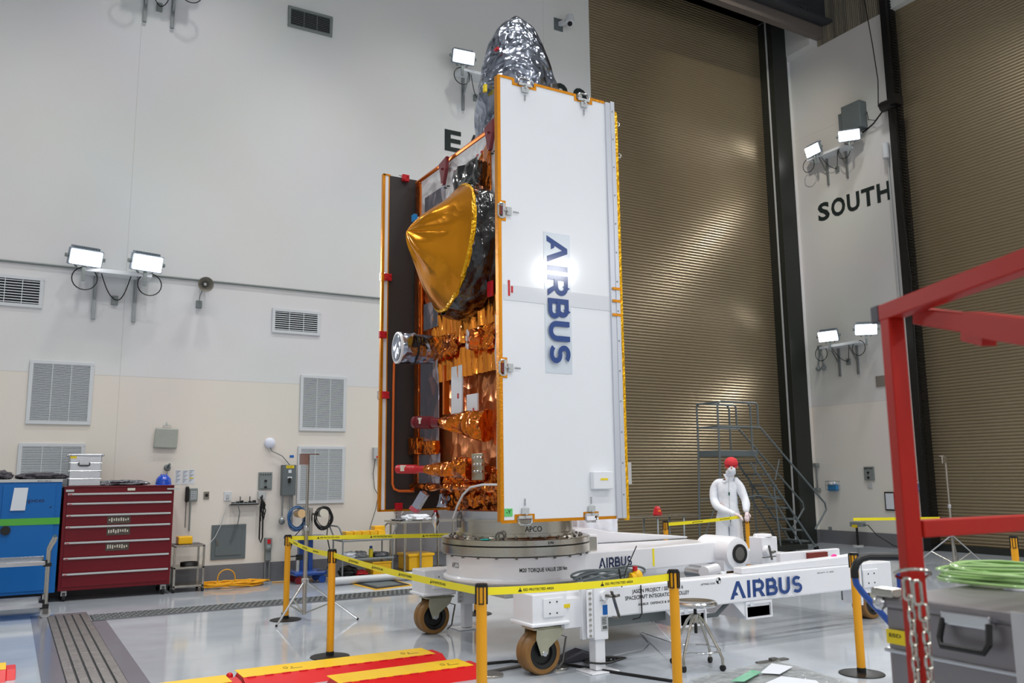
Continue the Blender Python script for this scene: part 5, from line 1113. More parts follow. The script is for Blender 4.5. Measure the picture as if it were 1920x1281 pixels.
def hand(base, d, up, curl, label):
    d, up = V(d).normalized(), V(up).normalized(); s = d.cross(up).normalized(); base = V(base); ch = []
    pc = base+d*.045
    ch.append([(*base, .026), (*pc, .03), (*(base+d*.075), .028)])
    for i, (o_, ln) in enumerate(((-.028, .07), (-.01, .08), (.009, .076), (.027, .06))):
        a0 = base+d*.08+s*o_; a1 = a0+d*ln*.45-up*ln*.18*curl; a2 = a1+d*ln*.25-up*ln*.45*curl; a3 = a2+d*.02*(1-curl)-up*.022
        ch.append([(*(base+d*.075), .028), (*a0, .012), (*a1, .0105), (*a2, .0095), (*a3, .008)])
    t0 = base+d*.03-s*.03; ch.append([(*pc, .03), (*t0, .015), (*(t0+d*.03-s*.022-up*.012), .012), (*(t0+d*.055-s*.025-up*.03), .01)])
    ch = [[tuple(v*K for v in p[:3])+(p[3]*K*1.1,) for p in c_] for c_ in ch]
    return skin('gloved_hand', ch, 'glove_white', per, sub=2)
hand((.1, -.33, .99), (1, -.35, -.25), (.1, .1, 1), .9, ''); hand((.283, -.24, 1.02), (.05, -.55, -.85), (0, -.8, .4), .6, '')
b = MB()
for s, x in ((-1, -.122), (1, .127)): b.sph(L(x, -.06, .05), .07, 14, (.8, 2., .75))
b.build('shoe_covers', 'coverall', per)

# ================================================================ rolling stairs
st = thing('rolling_stairs', (13.2, 12.9, 0), 'grey steel rolling stairs with guard rails before the tan roller door', 'rolling stairs')
Y0s, Y1s = 12.6, 13.2; b = MB()
X0s, X1s, ZPl = 12.1, 13.05, 2.08; XBs = 14.6
b = MB(); b.box((X0s, Y0s, ZPl-.12), (X1s+.1, Y1s, ZPl)); b.build('platform', 'grey_panel', st, bevel=.01)
for k in range(8):
    f = (k+1)/9; x = X1s+(XBs-X1s)*f; z = ZPl*(1-f); o = MB().box((x-.12, Y0s+.02, z-.03), (x+.1, Y1s-.02, z)).build('tread', 'grey_panel', st)
b = MB()
for y in (Y0s, Y1s):
    b.tube([(X1s, y, ZPl-.1), (XBs+.05, y, .12)], .022, 8); b.tube([(X1s-.12, y, ZPl-.25), (XBs-.3, y, .1)], .018, 8)
    b.tube([(X0s, y, ZPl), (X0s-.08, y, .1)], .022, 8); b.tube([(X0s-.1, y, .1), (XBs+.1, y, .1)], .022, 8); b.tube([(X0s, y, 1.1), (X0s+.95, y, ZPl-.9), (X1s+.7, y, 1.1)], .012, 6)
    b.tube([(X0s-.08, y, .12), (X0s+.45, y, 1.08)], .014, 6); b.tube([(13.55, y, 1.35), (13.65, y, .1)], .018, 8)
for x in (X0s-.08, XBs): b.tube([(x, Y0s, .1), (x, Y1s, .1)], .02, 8)
b.build('frame', 'grey_panel', st)
for y in (Y0s, Y1s):
    b = MB()
    def loop(x0, x1, z0, z1, y=y): return [(x0, y, z0), (x0, y, z1-.1), (x0+.03, y, z1-.03), (x0+.1, y, z1), (x1-.1, y, z1), (x1-.03, y, z1-.03), (x1, y, z1-.1), (x1, y, z0)]
    b.tube(loop(X0s, X0s+.9, ZPl-.05, 3.05), .02, 8); b.tube([(X0s, y, 2.55), (X0s+1.0, y, 2.55), (X1s+.2, y, 2.55), (XBs+.45, y, .98), (XBs+.48, y, .85), (XBs+.1, y, .45)], .02, 8)
    b.tube([(X1s+.15, y, 2.55), (X1s+.15, y, 3.0), (X1s+.1, y, 3.05), (X1s-.3, y, 3.05)], .02, 8); b.tube([(X1s+.55, y, ZPl-.6), (X1s+.7, y, 1.9)], .014, 6); b.build('guard_rail', 'grey_panel', st)
MB().tube([(X0s, Y0s, 3.03), (X0s, Y1s, 3.03)], .02, 8).tube([(X0s, Y0s, 2.55), (X0s, Y1s, 2.55)], .018, 8).build('back_rail', 'grey_panel', st)
for x in (X0s-.1, XBs+.1, 13.65):
    for y in (Y0s, Y1s): MB().cyl((x, y-.02, .055), (x, y+.02, .055), .055, n=16).build('caster', 'black', st)
MB().box((13.4, Y0s-.05, .06), (14.4, Y1s+.05, .16)).build('lock_base', 'dark_frame', st, bevel=.01)
b = MB(); b.tube([(XBs+.45, Y0s-.12, 2.9), (XBs+.45, Y0s-.12, .02)], .016, 8); b = None

# table with red helmet-like case
t = thing('side_table', (10, 12, 0), 'slim steel table before the tan door behind the trolley', 'table'); a, c = AY(1150, 966, 11.9).x, AY(1310, 963, 11.9).x
MB().box((a, 11.9, .88), (c, 12.35, .905)).build('table_top', 'steel', t, bevel=.004)
for x in (a+.05, AY(1235, 970, 11.9).x, AY(1284, 970, 11.9).x):
    for y in (11.93, 12.32): MB().cyl((x, y, 0), (x, y, .88), .018, n=10).build('leg', 'galvanised', t)
q = AY(1236, 962, 12.0); t = thing('signal_lamp', (q.x, 12.05, .906), 'red plastic signal lamp on the slim table behind trolley', 'lamp')
b = MB(); b.lathe((q.x, 12.05, .906), [(0, .16), (.03, .155), (.06, .12), (.085, .02), (.085, 0), (0, 0)], n=8, smooth=False); b.build('housing', 'red_tag', t, bevel=.01); MB().box((q.x-.05, 11.955, .97), (q.x+.0, 11.97, 1.0)).build('lens', mat('lamp_amber', 'FF8A3C', .4), t)

# ================================================================ stool
sx, sy = 5.18, 5.78
t = thing('stool', (sx, sy, 0), 'round stainless steel stool on casters in front of the trolley', 'stool')
MB().lathe((sx, sy, .535), [(0, .0), (.12, .002), (.15, .01), (.175, .012), (.19, .0), (.192, -.015), (.18, -.028), (.15, -.028), (0, -.02)], n=48).build('seat', 'steel_bright', t)
MB().cyl((sx, sy, .28), (sx, sy, .52), .014, n=12).build('threaded_spindle', 'black', t); MB().lathe((sx, sy, .36), [(.02, 0), (.035, .01), (.035, .06), (.05, .08), (.02, .085)], n=18).build('hub', 'steel', t)
MB().tor((sx, sy, .15), (0, 0, 1), .195, .008, n=40, m=8).build('foot_ring', 'steel_bright', t)
for k in range(4):
    a = radians(20+90*k); dx, dy = cos(a), sin(a); P = lambda r, z: (sx+dx*r, sy+dy*r, z)
    lg = MB().tube([P(.03, .43), P(.08, .38), P(.2, .17), P(.235, .1), P(.235, .04)], .012, 10).build('leg', 'steel', t)
    cw = MB().cyl(V(P(.235, .025))+V((-dy, dx, 0))*.012, V(P(.235, .025))-V((-dy, dx, 0))*.012, .025, n=16).build('caster', 'black', lg)
# ================================================================ tripods
def tripod(cx, cy, feet, top_z, hub_z, label):
    t = thing('tripod_stand', (cx, cy, 0), label, 'stand', 'tall steel tripod stands')
    MB().cyl((cx, cy, .06), (cx, cy, top_z*.55), .024, n=14).build('lower_tube', 'steel', t); MB().cyl((cx, cy, top_z*.5), (cx, cy, top_z), .017, n=14).build('mast', 'steel', t)
    MB().lathe((cx, cy, top_z*.55), [(.03, -.03), (.034, -.02), (.034, .02), (.03, .03)], n=16).build('clamp', 'steel_bright', t); MB().lathe((cx, cy, hub_z), [(.026, -.03), (.045, -.02), (.045, .02), (.026, .03)], n=16).build('leg_hub', 'steel_bright', t)
    b = MB(); b.box((cx-.11, cy-.02, top_z-.12), (cx-.0, cy-.005, top_z+.0)); b.box((cx-.11, cy-.04, top_z), (cx+.12, cy+.04, top_z+.01)); b.build('head_plate', 'steel_bright', t)
    for fx_, fy_ in feet:
        f = V((fx_, fy_, .012)); h = V((cx, cy, hub_z)); l = MB().tube([h, f], .012, 8).build('leg', 'steel_bright', t); MB().sph(f, .015, 8).build('rubber_foot', 'black', l)
        m_ = h.lerp(f, .55); MB().tube([V((cx, cy, .07)), m_], .009, 6).build('brace', 'steel', t)
tripod(3.08, 10.1, ((2.68, 9.8), (3.6, 9.74), (2.98, 10.65)), 1.9, .44, 'tall steel tripod mast standing between the two left yellow posts')
tripod(14.0, 9.1, ((13.85, 9.75), (13.6, 8.75), (14.6, 8.9)), 1.88, .55, 'steel tripod mast in front of the tan south door')
# ================================================================ left furniture
FYc = 13.4
# red tool cabinet
a, c = AY(121, 914, FYc).x, AY(327, 914, FYc).x; zt = AY(220, 913, FYc).z; zb = .14
t = thing('tool_cabinet', ((a+c)/2, FYc+.3, 0), 'wide dark red tool cabinet with seven silver handled drawers', 'cabinet')
MB().box((a, FYc, zb), (c, 14.03, zt)).build('body', 'maroon', t, bevel=.008); MB().box((a, FYc-.01, zt), (c, 14.03, zt+.015)).build('top', 'red_dark', t)
zs = [AY(325, y, FYc).z for y in (923.8, 941, 962, 982.6, 1010.5, 1038, 1066)]+[zb+.03]
for i in range(7):
    d = MB().box((a+.04, FYc-.012, zs[i+1]+.02), (c-.03, FYc, zs[i]+.01)).build('drawer', 'maroon', t, bevel=.003)
    b = MB(); b.box((a+.045, FYc-.035, zs[i]-.012), (c-.035, FYc-.01, zs[i]+.014)); b.build('handle', 'light_grey', d, bevel=.006)
    b = MB(); b.box((a+.06, FYc-.037, zs[i]-.006), (a+.1, FYc-.035, zs[i]+.004)); b.build('label_strip', 'red_tag', d)
    if i in (2, 3, 4):
        e = MB().box((a+.56, FYc-.016, zs[i]-.125), (a+.86, FYc-.012, zs[i]-.02)).build('tool_sticker', mat('sticker_dark', '4A4038', .3), d)
        b = MB(); rnd = random.Random(i)
        for k in range(9): xx = a+.58+.03*k; b.box((xx, FYc-.018, zs[i]-.1+rnd.random()*.02), (xx+.016, FYc-.016, zs[i]-.04-rnd.random()*.02))
        b.build('sticker_print', 'paper_warm', e)
MB().box((a+.02, FYc-.02, zt-.06), (a+.12, FYc-.0, zt-.03)).build('lid_latch', 'light_grey', t); MB().box((c-.1, FYc-.03, zt-.05), (c+.06, FYc-.01, zt-.03)).build('lid_latch', 'light_grey', t); MB().box((a+.8, FYc-.004, zt-.055), (a+.9, FYc, zt-.02)).build('name_plate', 'paper_warm', t)
for x in (a+.08, c-.08):
    for y in (FYc+.06, 13.95): w = MB().cyl((x-.02, y, .06), (x+.02, y, .06), .06, n=20).build('caster', 'black', t); MB().box((x-.035, y-.03, .07), (x+.035, y+.03, .14)).build('bracket', 'light_grey', w)
RT = zt+.016
# blue cabinet
a2, c2 = -.55, AY(117, 903, FYc).x; z2 = AY(60, 899, FYc).z
t = thing('blue_cabinet', ((a2+c2)/2, FYc+.3, 0), 'tall blue steel cabinet with paper note at left edge', 'cabinet')
MB().box((a2, FYc, .13), (c2, 14.03, z2-.04)).build('body', 'blue_cabinet', t, bevel=.006); MB().box((a2, FYc-.01, z2-.04), (c2+.005, 14.03, z2)).build('top', 'light_grey', t, bevel=.004)
q0 = AY(7, 905, FYc).x; d = MB().box((q0, FYc-.014, .17), (c2-.07, FYc, z2-.07)).build('door', 'blue_cabinet', t, bevel=.004)
MB().cyl((AY(10, 995, FYc).x, FYc-.04, AY(10, 995, FYc).z), (AY(10, 995, FYc).x, FYc-.01, AY(10, 995, FYc).z), .06, n=20).build('lock_knob', 'black', d); k = AY(95, 951, FYc); MB().cyl((k.x, FYc-.02, k.z), (k.x, FYc-.013, k.z), .01, n=8).build('keyhole', 'black', d)
b = MB(); k = AY(53, 942, FYc); text(b, 'apco', .055, plane((k.x-.06, FYc-.015, k.z+.0), XE, ZE, -YE, .001), width=.25, bold=.015); b.build('cabinet_lettering', 'navy', d)
p0, p1 = AY(27, 915, FYc), AY(50, 957, FYc); b = MB(); b.add([(p0.x, FYc-.016, p0.z), (p1.x, FYc-.016, p0.z), (p1.x-.02, FYc-.03, p1.z), (p0.x-.03, FYc-.03, p1.z)], [(0, 1, 2, 3)]); tag(b.build('paper_note', 'paper', solid=.001), 'white paper note taped to the blue cabinet door', 'paper')
g0, g1 = AY(0, 972, FYc), AY(113, 978, FYc); b = MB(); b.box((a2, FYc-.018, g1.z-.035), (c2-.0, FYc-.014, g1.z+.055)); tag(b.build('tape_strip', 'green_tape'), 'green tape stretched across the blue cabinet', 'tape')
for x in (c2-.12, a2+.1): MB().cyl((x-.02, FYc+.05, .06), (x+.02, FYc+.05, .06), .06, n=20).build('caster', 'light_grey', t)
b = MB(); text(b, 'MAX 300 kg', .012, plane((c2-.3, FYc-.01, z2-.03), XE, ZE, -YE, .001), width=.17); b.build('top_lettering', 'text', t)
def lump(c, rx, ry, rz, m, name, seed, nn=28):
    b = MB(); c = V(c); vs = []; na = 36; nl = 14
    for i in range(nl+1):
        th = pi*i/nl
        for k in range(na):
            ph = 2*pi*k/na; p = V((sin(th)*cos(ph), sin(th)*sin(ph), cos(th))); n_ = 1+.35*noise.noise(p*2+V((seed, 0, 0)))+.15*noise.noise(p*5+V((seed, 2, 0)))
            z = p.z*rz*n_; vs.append(c+V((abs(p.x)**.7*(1 if p.x > 0 else -1)*rx*n_, abs(p.y)**.7*(1 if p.y > 0 else -1)*ry*n_, max(-rz*.6, z)+rz*.6)))
    b.add(vs, [(i*na+k, i*na+(k+1) % na, (i+1)*na+(k+1) % na, (i+1)*na+k) for i in range(nl) for k in range(na)], True); return b.build(name, m)
q = AY(78, 894, FYc+.2); tag(lump((q.x, FYc+.22, z2), .3, .18, .055, 'bubble_grey', 'wrapped_bundle', 1), 'dark plastic wrapped bundle on the blue cabinet beside the case', 'bundle')
tag(lump((-.12, FYc+.22, z2), .16, .16, .075, 'bubble_grey', 'wrapped_bundle', 4), 'dark wrapped bundle cut by the left edge on blue cabinet', 'bundle')
q = AY(230, 910, FYc+.2); tag(lump((q.x, FYc+.22, RT), .3, .17, .05, 'plastic_wrap', 'wrapped_bundle', 7), 'shiny plastic wrapped bundle on the red cabinet', 'bundle')
def zcase(x0, x1, y0, y1, z0, z1, label, ribs=3, face='Y'):
    t = thing('aluminium_case', ((x0+x1)/2, (y0+y1)/2, z0), label, 'case')
    MB().box((x0+.01, y0+.01, z0), (x1-.01, y1-.01, z1-.03)).build('shell', 'alu_case' if face == 'X' else 'aluminium', t, bevel=.01)
    MB().box((x0, y0, z1-.035), (x1, y1, z1)).build('lid', 'alu_case' if face == 'X' else 'aluminium', t, bevel=.012)
    for i in range(ribs): z = z0+(z1-z0-.05)*(i+.9)/(ribs+.6); MB().box((x0-.0, y0+.0, z-.006), (x1-.0, y1, z+.006)).build('rib', 'steel_bright' if face == 'Y' else 'aluminium', t, bevel=.005)
    for x in (x0, x1):
        for y in (y0, y1): MB().sph((x, y, z1-.02), .022, 10).build('corner', 'steel_bright', t)
    return t
x0, x1 = AY(127, 905, FYc+.05).x, AY(190, 905, FYc+.05).x; z1 = AY(160, 851, FYc+.05).z
t = zcase(x0, x1, FYc+.05, FYc+.45, RT, z1, 'silver ribbed aluminium case standing on the red cabinet')
q = AY(158, 868, FYc+.04); b = MB(); b.box((q.x-.06, FYc+.03, q.z-.02), (q.x+.06, FYc+.05, q.z+.04)); b.build('handle_plate', 'steel_bright', t); MB().tube([(q.x-.065, FYc+.03, q.z), (q.x-.07, FYc+.01, q.z-.03), (q.x-.05, FYc+.0, q.z-.04), (q.x+.05, FYc+.0, q.z-.04), (q.x+.07, FYc+.01, q.z-.03), (q.x+.065, FYc+.03, q.z)], .008, 6).build('handle', 'black', t)
q = AY(138, 857, FYc+.05); MB().box((q.x-.04, FYc+.052, q.z-.02), (q.x+.04, FYc+.056, q.z+.01)).build('yellow_label', 'yellow_label', t)
q = AY(306, 912, FYc+.2); t = thing('hard_hat', (q.x, FYc+.2, RT), 'blue hard hat on the right end of the red cabinet', 'hard hat')
MB().lathe((q.x, FYc+.2, RT), [(0, .15), (.03, .147), (.07, .13), (.1, .09), (.11, .04), (.112, .01), (.13, 0), (.112, 0)], n=32).build('shell', 'blue_hat', t)
b = MB()
for k in (-1, 0, 1): b.tube([(q.x+k*.035, FYc+.2-.105*cos(a_), RT+.01+.148*sin(a_)) for a_ in [pi*i/12 for i in range(13)]], .008, 6)
b.build('ridges', 'blue_hat', t)
# steel cart at far left front
t = thing('steel_cart', (.0, 12.2, 0), 'steel two-shelf trolley cart with curved handle before the blue cabinet', 'cart')
for z in (.62, .13): MB().box((-1, 11.95, z), (.46, 12.5, z+.012)).box((-1, 11.94, z), (.46, 11.955, z+.05)).box((-1, 12.49, z), (.46, 12.5, z+.07)).build('shelf', 'steel_bright', t, bevel=.003)
for y in (12.0, 12.45):
    MB().tube([(.5, y, .1), (.5, y, .78), (.52, y, .84), (.55, y, .9), (.56, y, .94)], .017, 10).build('leg', 'steel', t); MB().box((.44, y-.03, .6), (.53, y+.03, .64)).box((.44, y-.03, .11), (.53, y+.03, .16)).build('bumper', 'black', t)
    w = MB().lathe((.5, y-.012, .06), [(0, 0), (.04, .0), (.06, .002), (.06, .022), (.04, .024), (0, .024)], axis=(0, 1, 0), n=24).build('caster_wheel', 'light_grey', t); MB().box((.47, y-.025, .05), (.53, y+.025, .12)).build('fork', 'steel_dark', w)
MB().tube([(.56, 12.0, .93), (.56, 12.2, .945), (.56, 12.45, .93)], .017, 10).build('push_handle', 'steel', t)
# small cart with yellow box
xa, xb = AY(328, 1005, 13.45).x, AY(386, 1005, 13.45).x
t = thing('small_cart', ((xa+xb)/2, 13.65, 0), 'small three-shelf steel cart beside the red cabinet', 'cart')
for z in (.64, .33, .07): MB().box((xa, 13.45, z), (xb, 13.9, z+.03)).build('shelf', 'steel', t, bevel=.004)
MB().box((xa+.02, 13.47, .67), (xb-.02, 13.88, .675)).build('mat', 'bubble_grey', t)
for x in (xa+.015, xb-.015):
    for y in (13.465, 13.885): MB().box((x-.015, y-.015, .06), (x+.015, y+.015, .66)).build('leg', 'steel', t); MB().cyl((x-.015, y, .035), (x+.015, y, .035), .035, n=16).build('caster', 'black', t)
q = AY(347, 996, 13.6); tag(MB().box((q.x-.1, 13.52, .676), (q.x+.1, 13.75, .79)).build('yellow_box', 'yellow_plastic', bevel=.015), 'small yellow plastic box on the small steel cart', 'box')
b = MB()
for i in range(4): b.tube([(xa+.25+.12*cos(a_), 13.65+.1*sin(a_), .37+.012*i) for a_ in [2*pi*k/18 for k in range(18)]], .009, 6, closed=True)
tag(b.build('cable_coil', 'black'), 'black cable coil on the middle shelf of the small cart', 'cable')
# yellow cords on floor
b = MB(); rnd = random.Random(5); c = FL(440, 1095)
pts = []
for i in range(260):
    a_ = i*.42; e = rnd.random(); pts.append(V((c.x-.12+(.42+.06*sin(i*.23))*cos(a_)+.12*sin(i*.05), 13.72+(.17+.04*cos(i*.31))*sin(a_), .012+.05*abs(sin(i*.07))+.01*(i % 3))))
b.tube(pts, .0085, 6)
b.tube([FL(510, 1092, .012), FL(535, 1091, .012), FL(550, 1090, .012), FL(590, 1086, .012), FL(640, 1084, .012)], .009, 6)
b.tube([(c.x-.2+.13*cos(a_), 13.75, .13+.13*sin(a_)) for a_ in [2*pi*k/20 for k in range(20)]], .009, 6, closed=True)
tag(b.build('extension_cord', 'yellow_cord'), 'pile of yellow extension cord on floor against the east wall', 'cord')
# blue lift stand
lx, ly = AY(578, 1000, 13.55).x, 13.6
t = thing('lift_stand', (lx, ly, 0), 'blue wheeled lifting stand holding cable coils by the wall', 'lift stand')
MB().box((lx-.32, ly-.2, .67), (lx+.28, ly+.2, .72)).build('platform', 'blue_paint', t, bevel=.01); MB().box((lx-.12, ly+.0, .15), (lx+.0, ly+.12, .67)).box((lx+.03, ly+.0, .15), (lx+.1, ly+.12, .67)).build('mast', 'blue_paint', t, bevel=.006)
MB().box((lx-.25, ly-.22, .12), (lx+.27, ly+.2, .19)).build('base', 'blue_paint', t, bevel=.03); b = MB(); b.cyl((lx-.17, ly-.1, .19), (lx-.17, ly-.1, .36), .035, n=14); b.build('cylinder', 'steel_bright', t); b = MB(); b.bar((lx-.36, ly-.12, .42), (lx-.15, ly-.1, .42), .018); b.box((lx-.19, ly-.13, .36), (lx-.1, ly-.05, .44)); b.build('pump_handle', 'black', t)
for x, m in ((lx-.17, 'maroon'), (lx+.2, 'blue_paint')):
    for y in (ly-.18, ly+.15): MB().cyl((x, y-.02, .06), (x, y+.02, .06), .058, n=20).build('caster', m, t)
b = MB(); b.box((lx-.08, ly-.04, .72), (lx-.02, ly+.04, 1.18)); b.box((lx+.0, ly-.04, .72), (lx+.07, ly+.04, 1.16)); b.cyl((lx-.02, ly-.07, .72), (lx-.02, ly-.07, 1.12), .03, n=14); b.build('column', 'steel', t, bevel=.006)
for dx, m, lb in ((-.19, 'blue_cord', 'bundle of blue cable on left peg of the blue lift stand'), (.23, 'black', 'bundle of black cable on right peg of the blue lift stand')):
    pg = MB().cyl((lx+dx+(.05 if dx < 0 else -.02), ly+.1, 1.07), (lx+dx+(.05 if dx < 0 else -.02), ly-.16, 1.07), .065, n=20).build('peg', 'wood_end' if dx < 0 else 'paper_warm', t)
    MB().bar((lx, ly+.05, 1.05), (lx+dx, ly+.05, 1.05), .03).build('peg_arm', 'steel', t)
    b = MB(); rnd = random.Random(int(dx*100))
    for i in range(12):
        rx, rz = .12+.03*rnd.random(), .14+.05*rnd.random(); ox, oz = (rnd.random()-.5)*.04, (rnd.random()-.5)*.04; yy = ly-.02-.012*i*.8
        b.tube([(lx+dx+ox+rx*cos(a_), yy+.02*sin(3*a_+i), 1.0+oz+rz*sin(a_)) for a_ in [2*pi*k/22 for k in range(22)]], .0065, 5, closed=True)
    tag(b.build('cable_bundle', m), lb, 'cable')
b = MB(); b.tube([(lx+.3, ly-.1, .9), (lx+.27, ly-.15, .72), (lx+.3, ly-.22, .5), (lx+.33, ly-.22, .3), (lx+.24, ly-.22, .2), (lx+.1, ly-.22, .2)], .009, 6); b.tube([(lx-.1, ly-.2, .9), (lx-.28, ly-.22, .72), (lx-.33, ly-.22, .52)], .007, 6); tag(b.build('hanging_cable', 'black'), 'black cable hanging down around the blue lift stand', 'cable')
# shelf cart with yellow bins
xa, xb, ya, yb = 4.55, 5.42, 13.05, 13.55
t = thing('shelf_cart', ((xa+xb)/2, 13.3, 0), 'three-shelf grey cart loaded with yellow bins and bags', 'cart'); CZ = (.66, .37, .1)
for z in CZ: MB().box((xa, ya, z-.03), (xb, yb, z)).build('shelf', 'galvanised', t, bevel=.006)
for x, s in ((xa+.02, -1), (xb-.02, 1)):
    MB().tube([(x, ya+.02, .08), (x, ya+.02, .7), (x+s*.06, ya+.02, .84), (x+s*.07, ya+.08, .87), (x+s*.07, yb-.08, .87), (x+s*.06, yb-.02, .84), (x, yb-.02, .7), (x, yb-.02, .08)], .013, 8).build('side_frame', 'galvanised', t)
    for y in (ya+.02, yb-.02): MB().cyl((x-.013, y, .04), (x+.013, y, .04), .04, n=18).build('caster', 'black', t)
for k in range(5):
    x = xa+.1+k*.135; o = MB().prism([(0, 0), (.13, 0), (.125, .1), (.08, .12), (.005, .12)], (x, ya+.12, .661), XE, ZE, YE, .2).build('parts_bin', 'yellow_plastic', bevel=.008)
    tag(o, 'yellow plastic bin in the row on top of the shelf cart', 'bin', 'yellow bins on top of the shelf cart')
tag(MB().box((xb-.22, ya+.3, .661), (xb-.04, yb-.02, .84)).build('yellow_box', 'yellow_plastic', bevel=.01), 'taller yellow box at right rear of the shelf cart top', 'box')
tag(MB().box((xb-.24, ya+.04, .661), (xb-.03, ya+.24, .71)).build('flat_pack', 'white_cloth', bevel=.01), 'white flat pack on the right of the shelf cart top', 'pack')
tag(lump((xa+.17, ya+.2, CZ[1]), .13, .12, .06, 'white_cloth', 'plastic_bag', 11), 'white bag at left on the middle shelf of the cart', 'bag'); tag(lump((xa+.36, ya+.2, CZ[1]), .12, .12, .06, 'clear_plastic', 'plastic_bag', 12), 'crinkled clear bag next to yellow bottle on the cart', 'bag'); tag(lump((xa+.71, ya+.2, CZ[1]), .13, .12, .045, 'plastic_wrap', 'plastic_bag', 13), 'grey bag right of the yellow bottle on the cart', 'bag')
q = V((xa+.52, ya+.12, CZ[1])); t = thing('spray_bottle', q, 'yellow bottle with blue cap on the middle cart shelf', 'bottle'); MB().lathe(q, [(0, 0), (.033, 0), (.035, .1), (.03, .13), (.018, .14)], n=20).build('bottle', 'bottle_yellow', t); MB().cyl(q+ZE*.135, q+ZE*.175, .024, n=16).build('cap', 'blue_paint', t)
t = thing('yellow_crate', (xb-.2, ya+.25, CZ[2]), 'yellow lidded crate on the bottom shelf of the cart', 'crate'); MB().box((xb-.34, ya+.03, CZ[2]), (xb-.03, ya+.4, CZ[2]+.17)).build('crate', 'yellow_plastic', t, bevel=.01); MB().box((xb-.36, ya+.02, CZ[2]+.17), (xb-.02, ya+.42, CZ[2]+.2)).build('lid', 'yellow_plastic', t, bevel=.008)
tag(lump((xa+.18, ya+.22, CZ[2]), .14, .13, .09, 'black', 'tool_bag', 15), 'black bag on the bottom shelf of the cart', 'bag'); tag(lump((xa+.38, ya+.2, CZ[2]), .1, .1, .05, 'red_tag', 'tool_pouch', 16), 'red pouch on the bottom shelf of the cart', 'pouch')
tag(MB().cyl((4.35, 12.93, .07), (5.7, 12.93, .07), .055, n=20).build('white_tube', 'vent_white'), 'long white tube lying on floor in front of the shelf cart', 'tube')
# work bench
xa, xb = 5.62, 6.6; t = thing('work_bench', (6.1, 13.4, 0), 'stainless steel bench behind the trolley, bags on top', 'table')
MB().box((xa-.1, 13.05, .88), (xb, 13.75, .91)).build('bench_top', 'steel', t, bevel=.005); MB().box((xa, 13.1, .1), (xb-.05, 13.7, .12)).build('lower_shelf', 'steel_dark', t)
for x in (xa, xa+.28, xb-.1):
    for y in (13.1, 13.7): MB().cyl((x, y, 0), (x, y, .88), .02, n=12).build('leg', 'steel', t)
tag(lump((xa+.3, 13.35, .911), .22, .18, .06, 'white_cloth', 'plastic_bag', 21), 'white plastic bag on the steel bench near satellite base', 'bag'); tag(lump((xa+.02, 13.4, .911), .1, .15, .02, 'plastic_wrap', 'plastic_bag', 22), 'flat grey wrapping on left end of the steel bench', 'bag')
t = thing('yellow_crate', (6.1, 13.4, .121), 'yellow lidded crate under the steel bench', 'crate'); MB().box((5.72, 13.15, .121), (6.15, 13.6, .34)).build('crate', 'yellow_plastic', t, bevel=.01); MB().box((5.7, 13.13, .34), (6.17, 13.62, .38)).build('lid', 'yellow_plastic', t, bevel=.008)
p0, p1 = AY(744, 950, YW-.05), AY(900, 1028, YW-.05); tag(MB().box((p0.x, YW-.06, p1.z), (p1.x, YW-.003, p0.z)).build('wall_plate', 'alu_case'), 'brushed grey metal plate on wall behind the steel bench', 'wall panel')
# floor mat
b = MB(); q = [FL(*p) for p in ((656, 1095), (703, 1107), (777, 1098), (733, 1086))]; c = sum(q, V())/4
for z, k in ((.006, 1.), ): b.add([p+ZE*z for p in q]+[p+ZE*.0005 for p in q], [(0, 1, 2, 3), (0, 4, 5, 1), (1, 5, 6, 2), (2, 6, 7, 3), (3, 7, 4, 0)])
mt = thing('floor_mat', V((c.x, c.y, 0)), 'black mat with yellow border on floor near the drain', 'mat'); b.build('border', 'yellow_plastic', mt)
b = MB(); b.add([c+(p-c)*.86+ZE*.012 for p in q]+[c+(p-c)*.86+ZE*.004 for p in q], [(0, 1, 2, 3), (0, 4, 5, 1), (1, 5, 6, 2), (2, 6, 7, 3), (3, 7, 4, 0)]); b.build('rubber', mat('rubber', '2A2A2C', .7), mt); b = MB(); b.add([c+(p-c)*.6+ZE*.0135 for p in q]+[c+(p-c)*.6+ZE*.01 for p in q], [(0, 1, 2, 3), (0, 4, 5, 1), (1, 5, 6, 2), (2, 6, 7, 3), (3, 7, 4, 0)]); b.build('panel', 'grey_panel', mt)
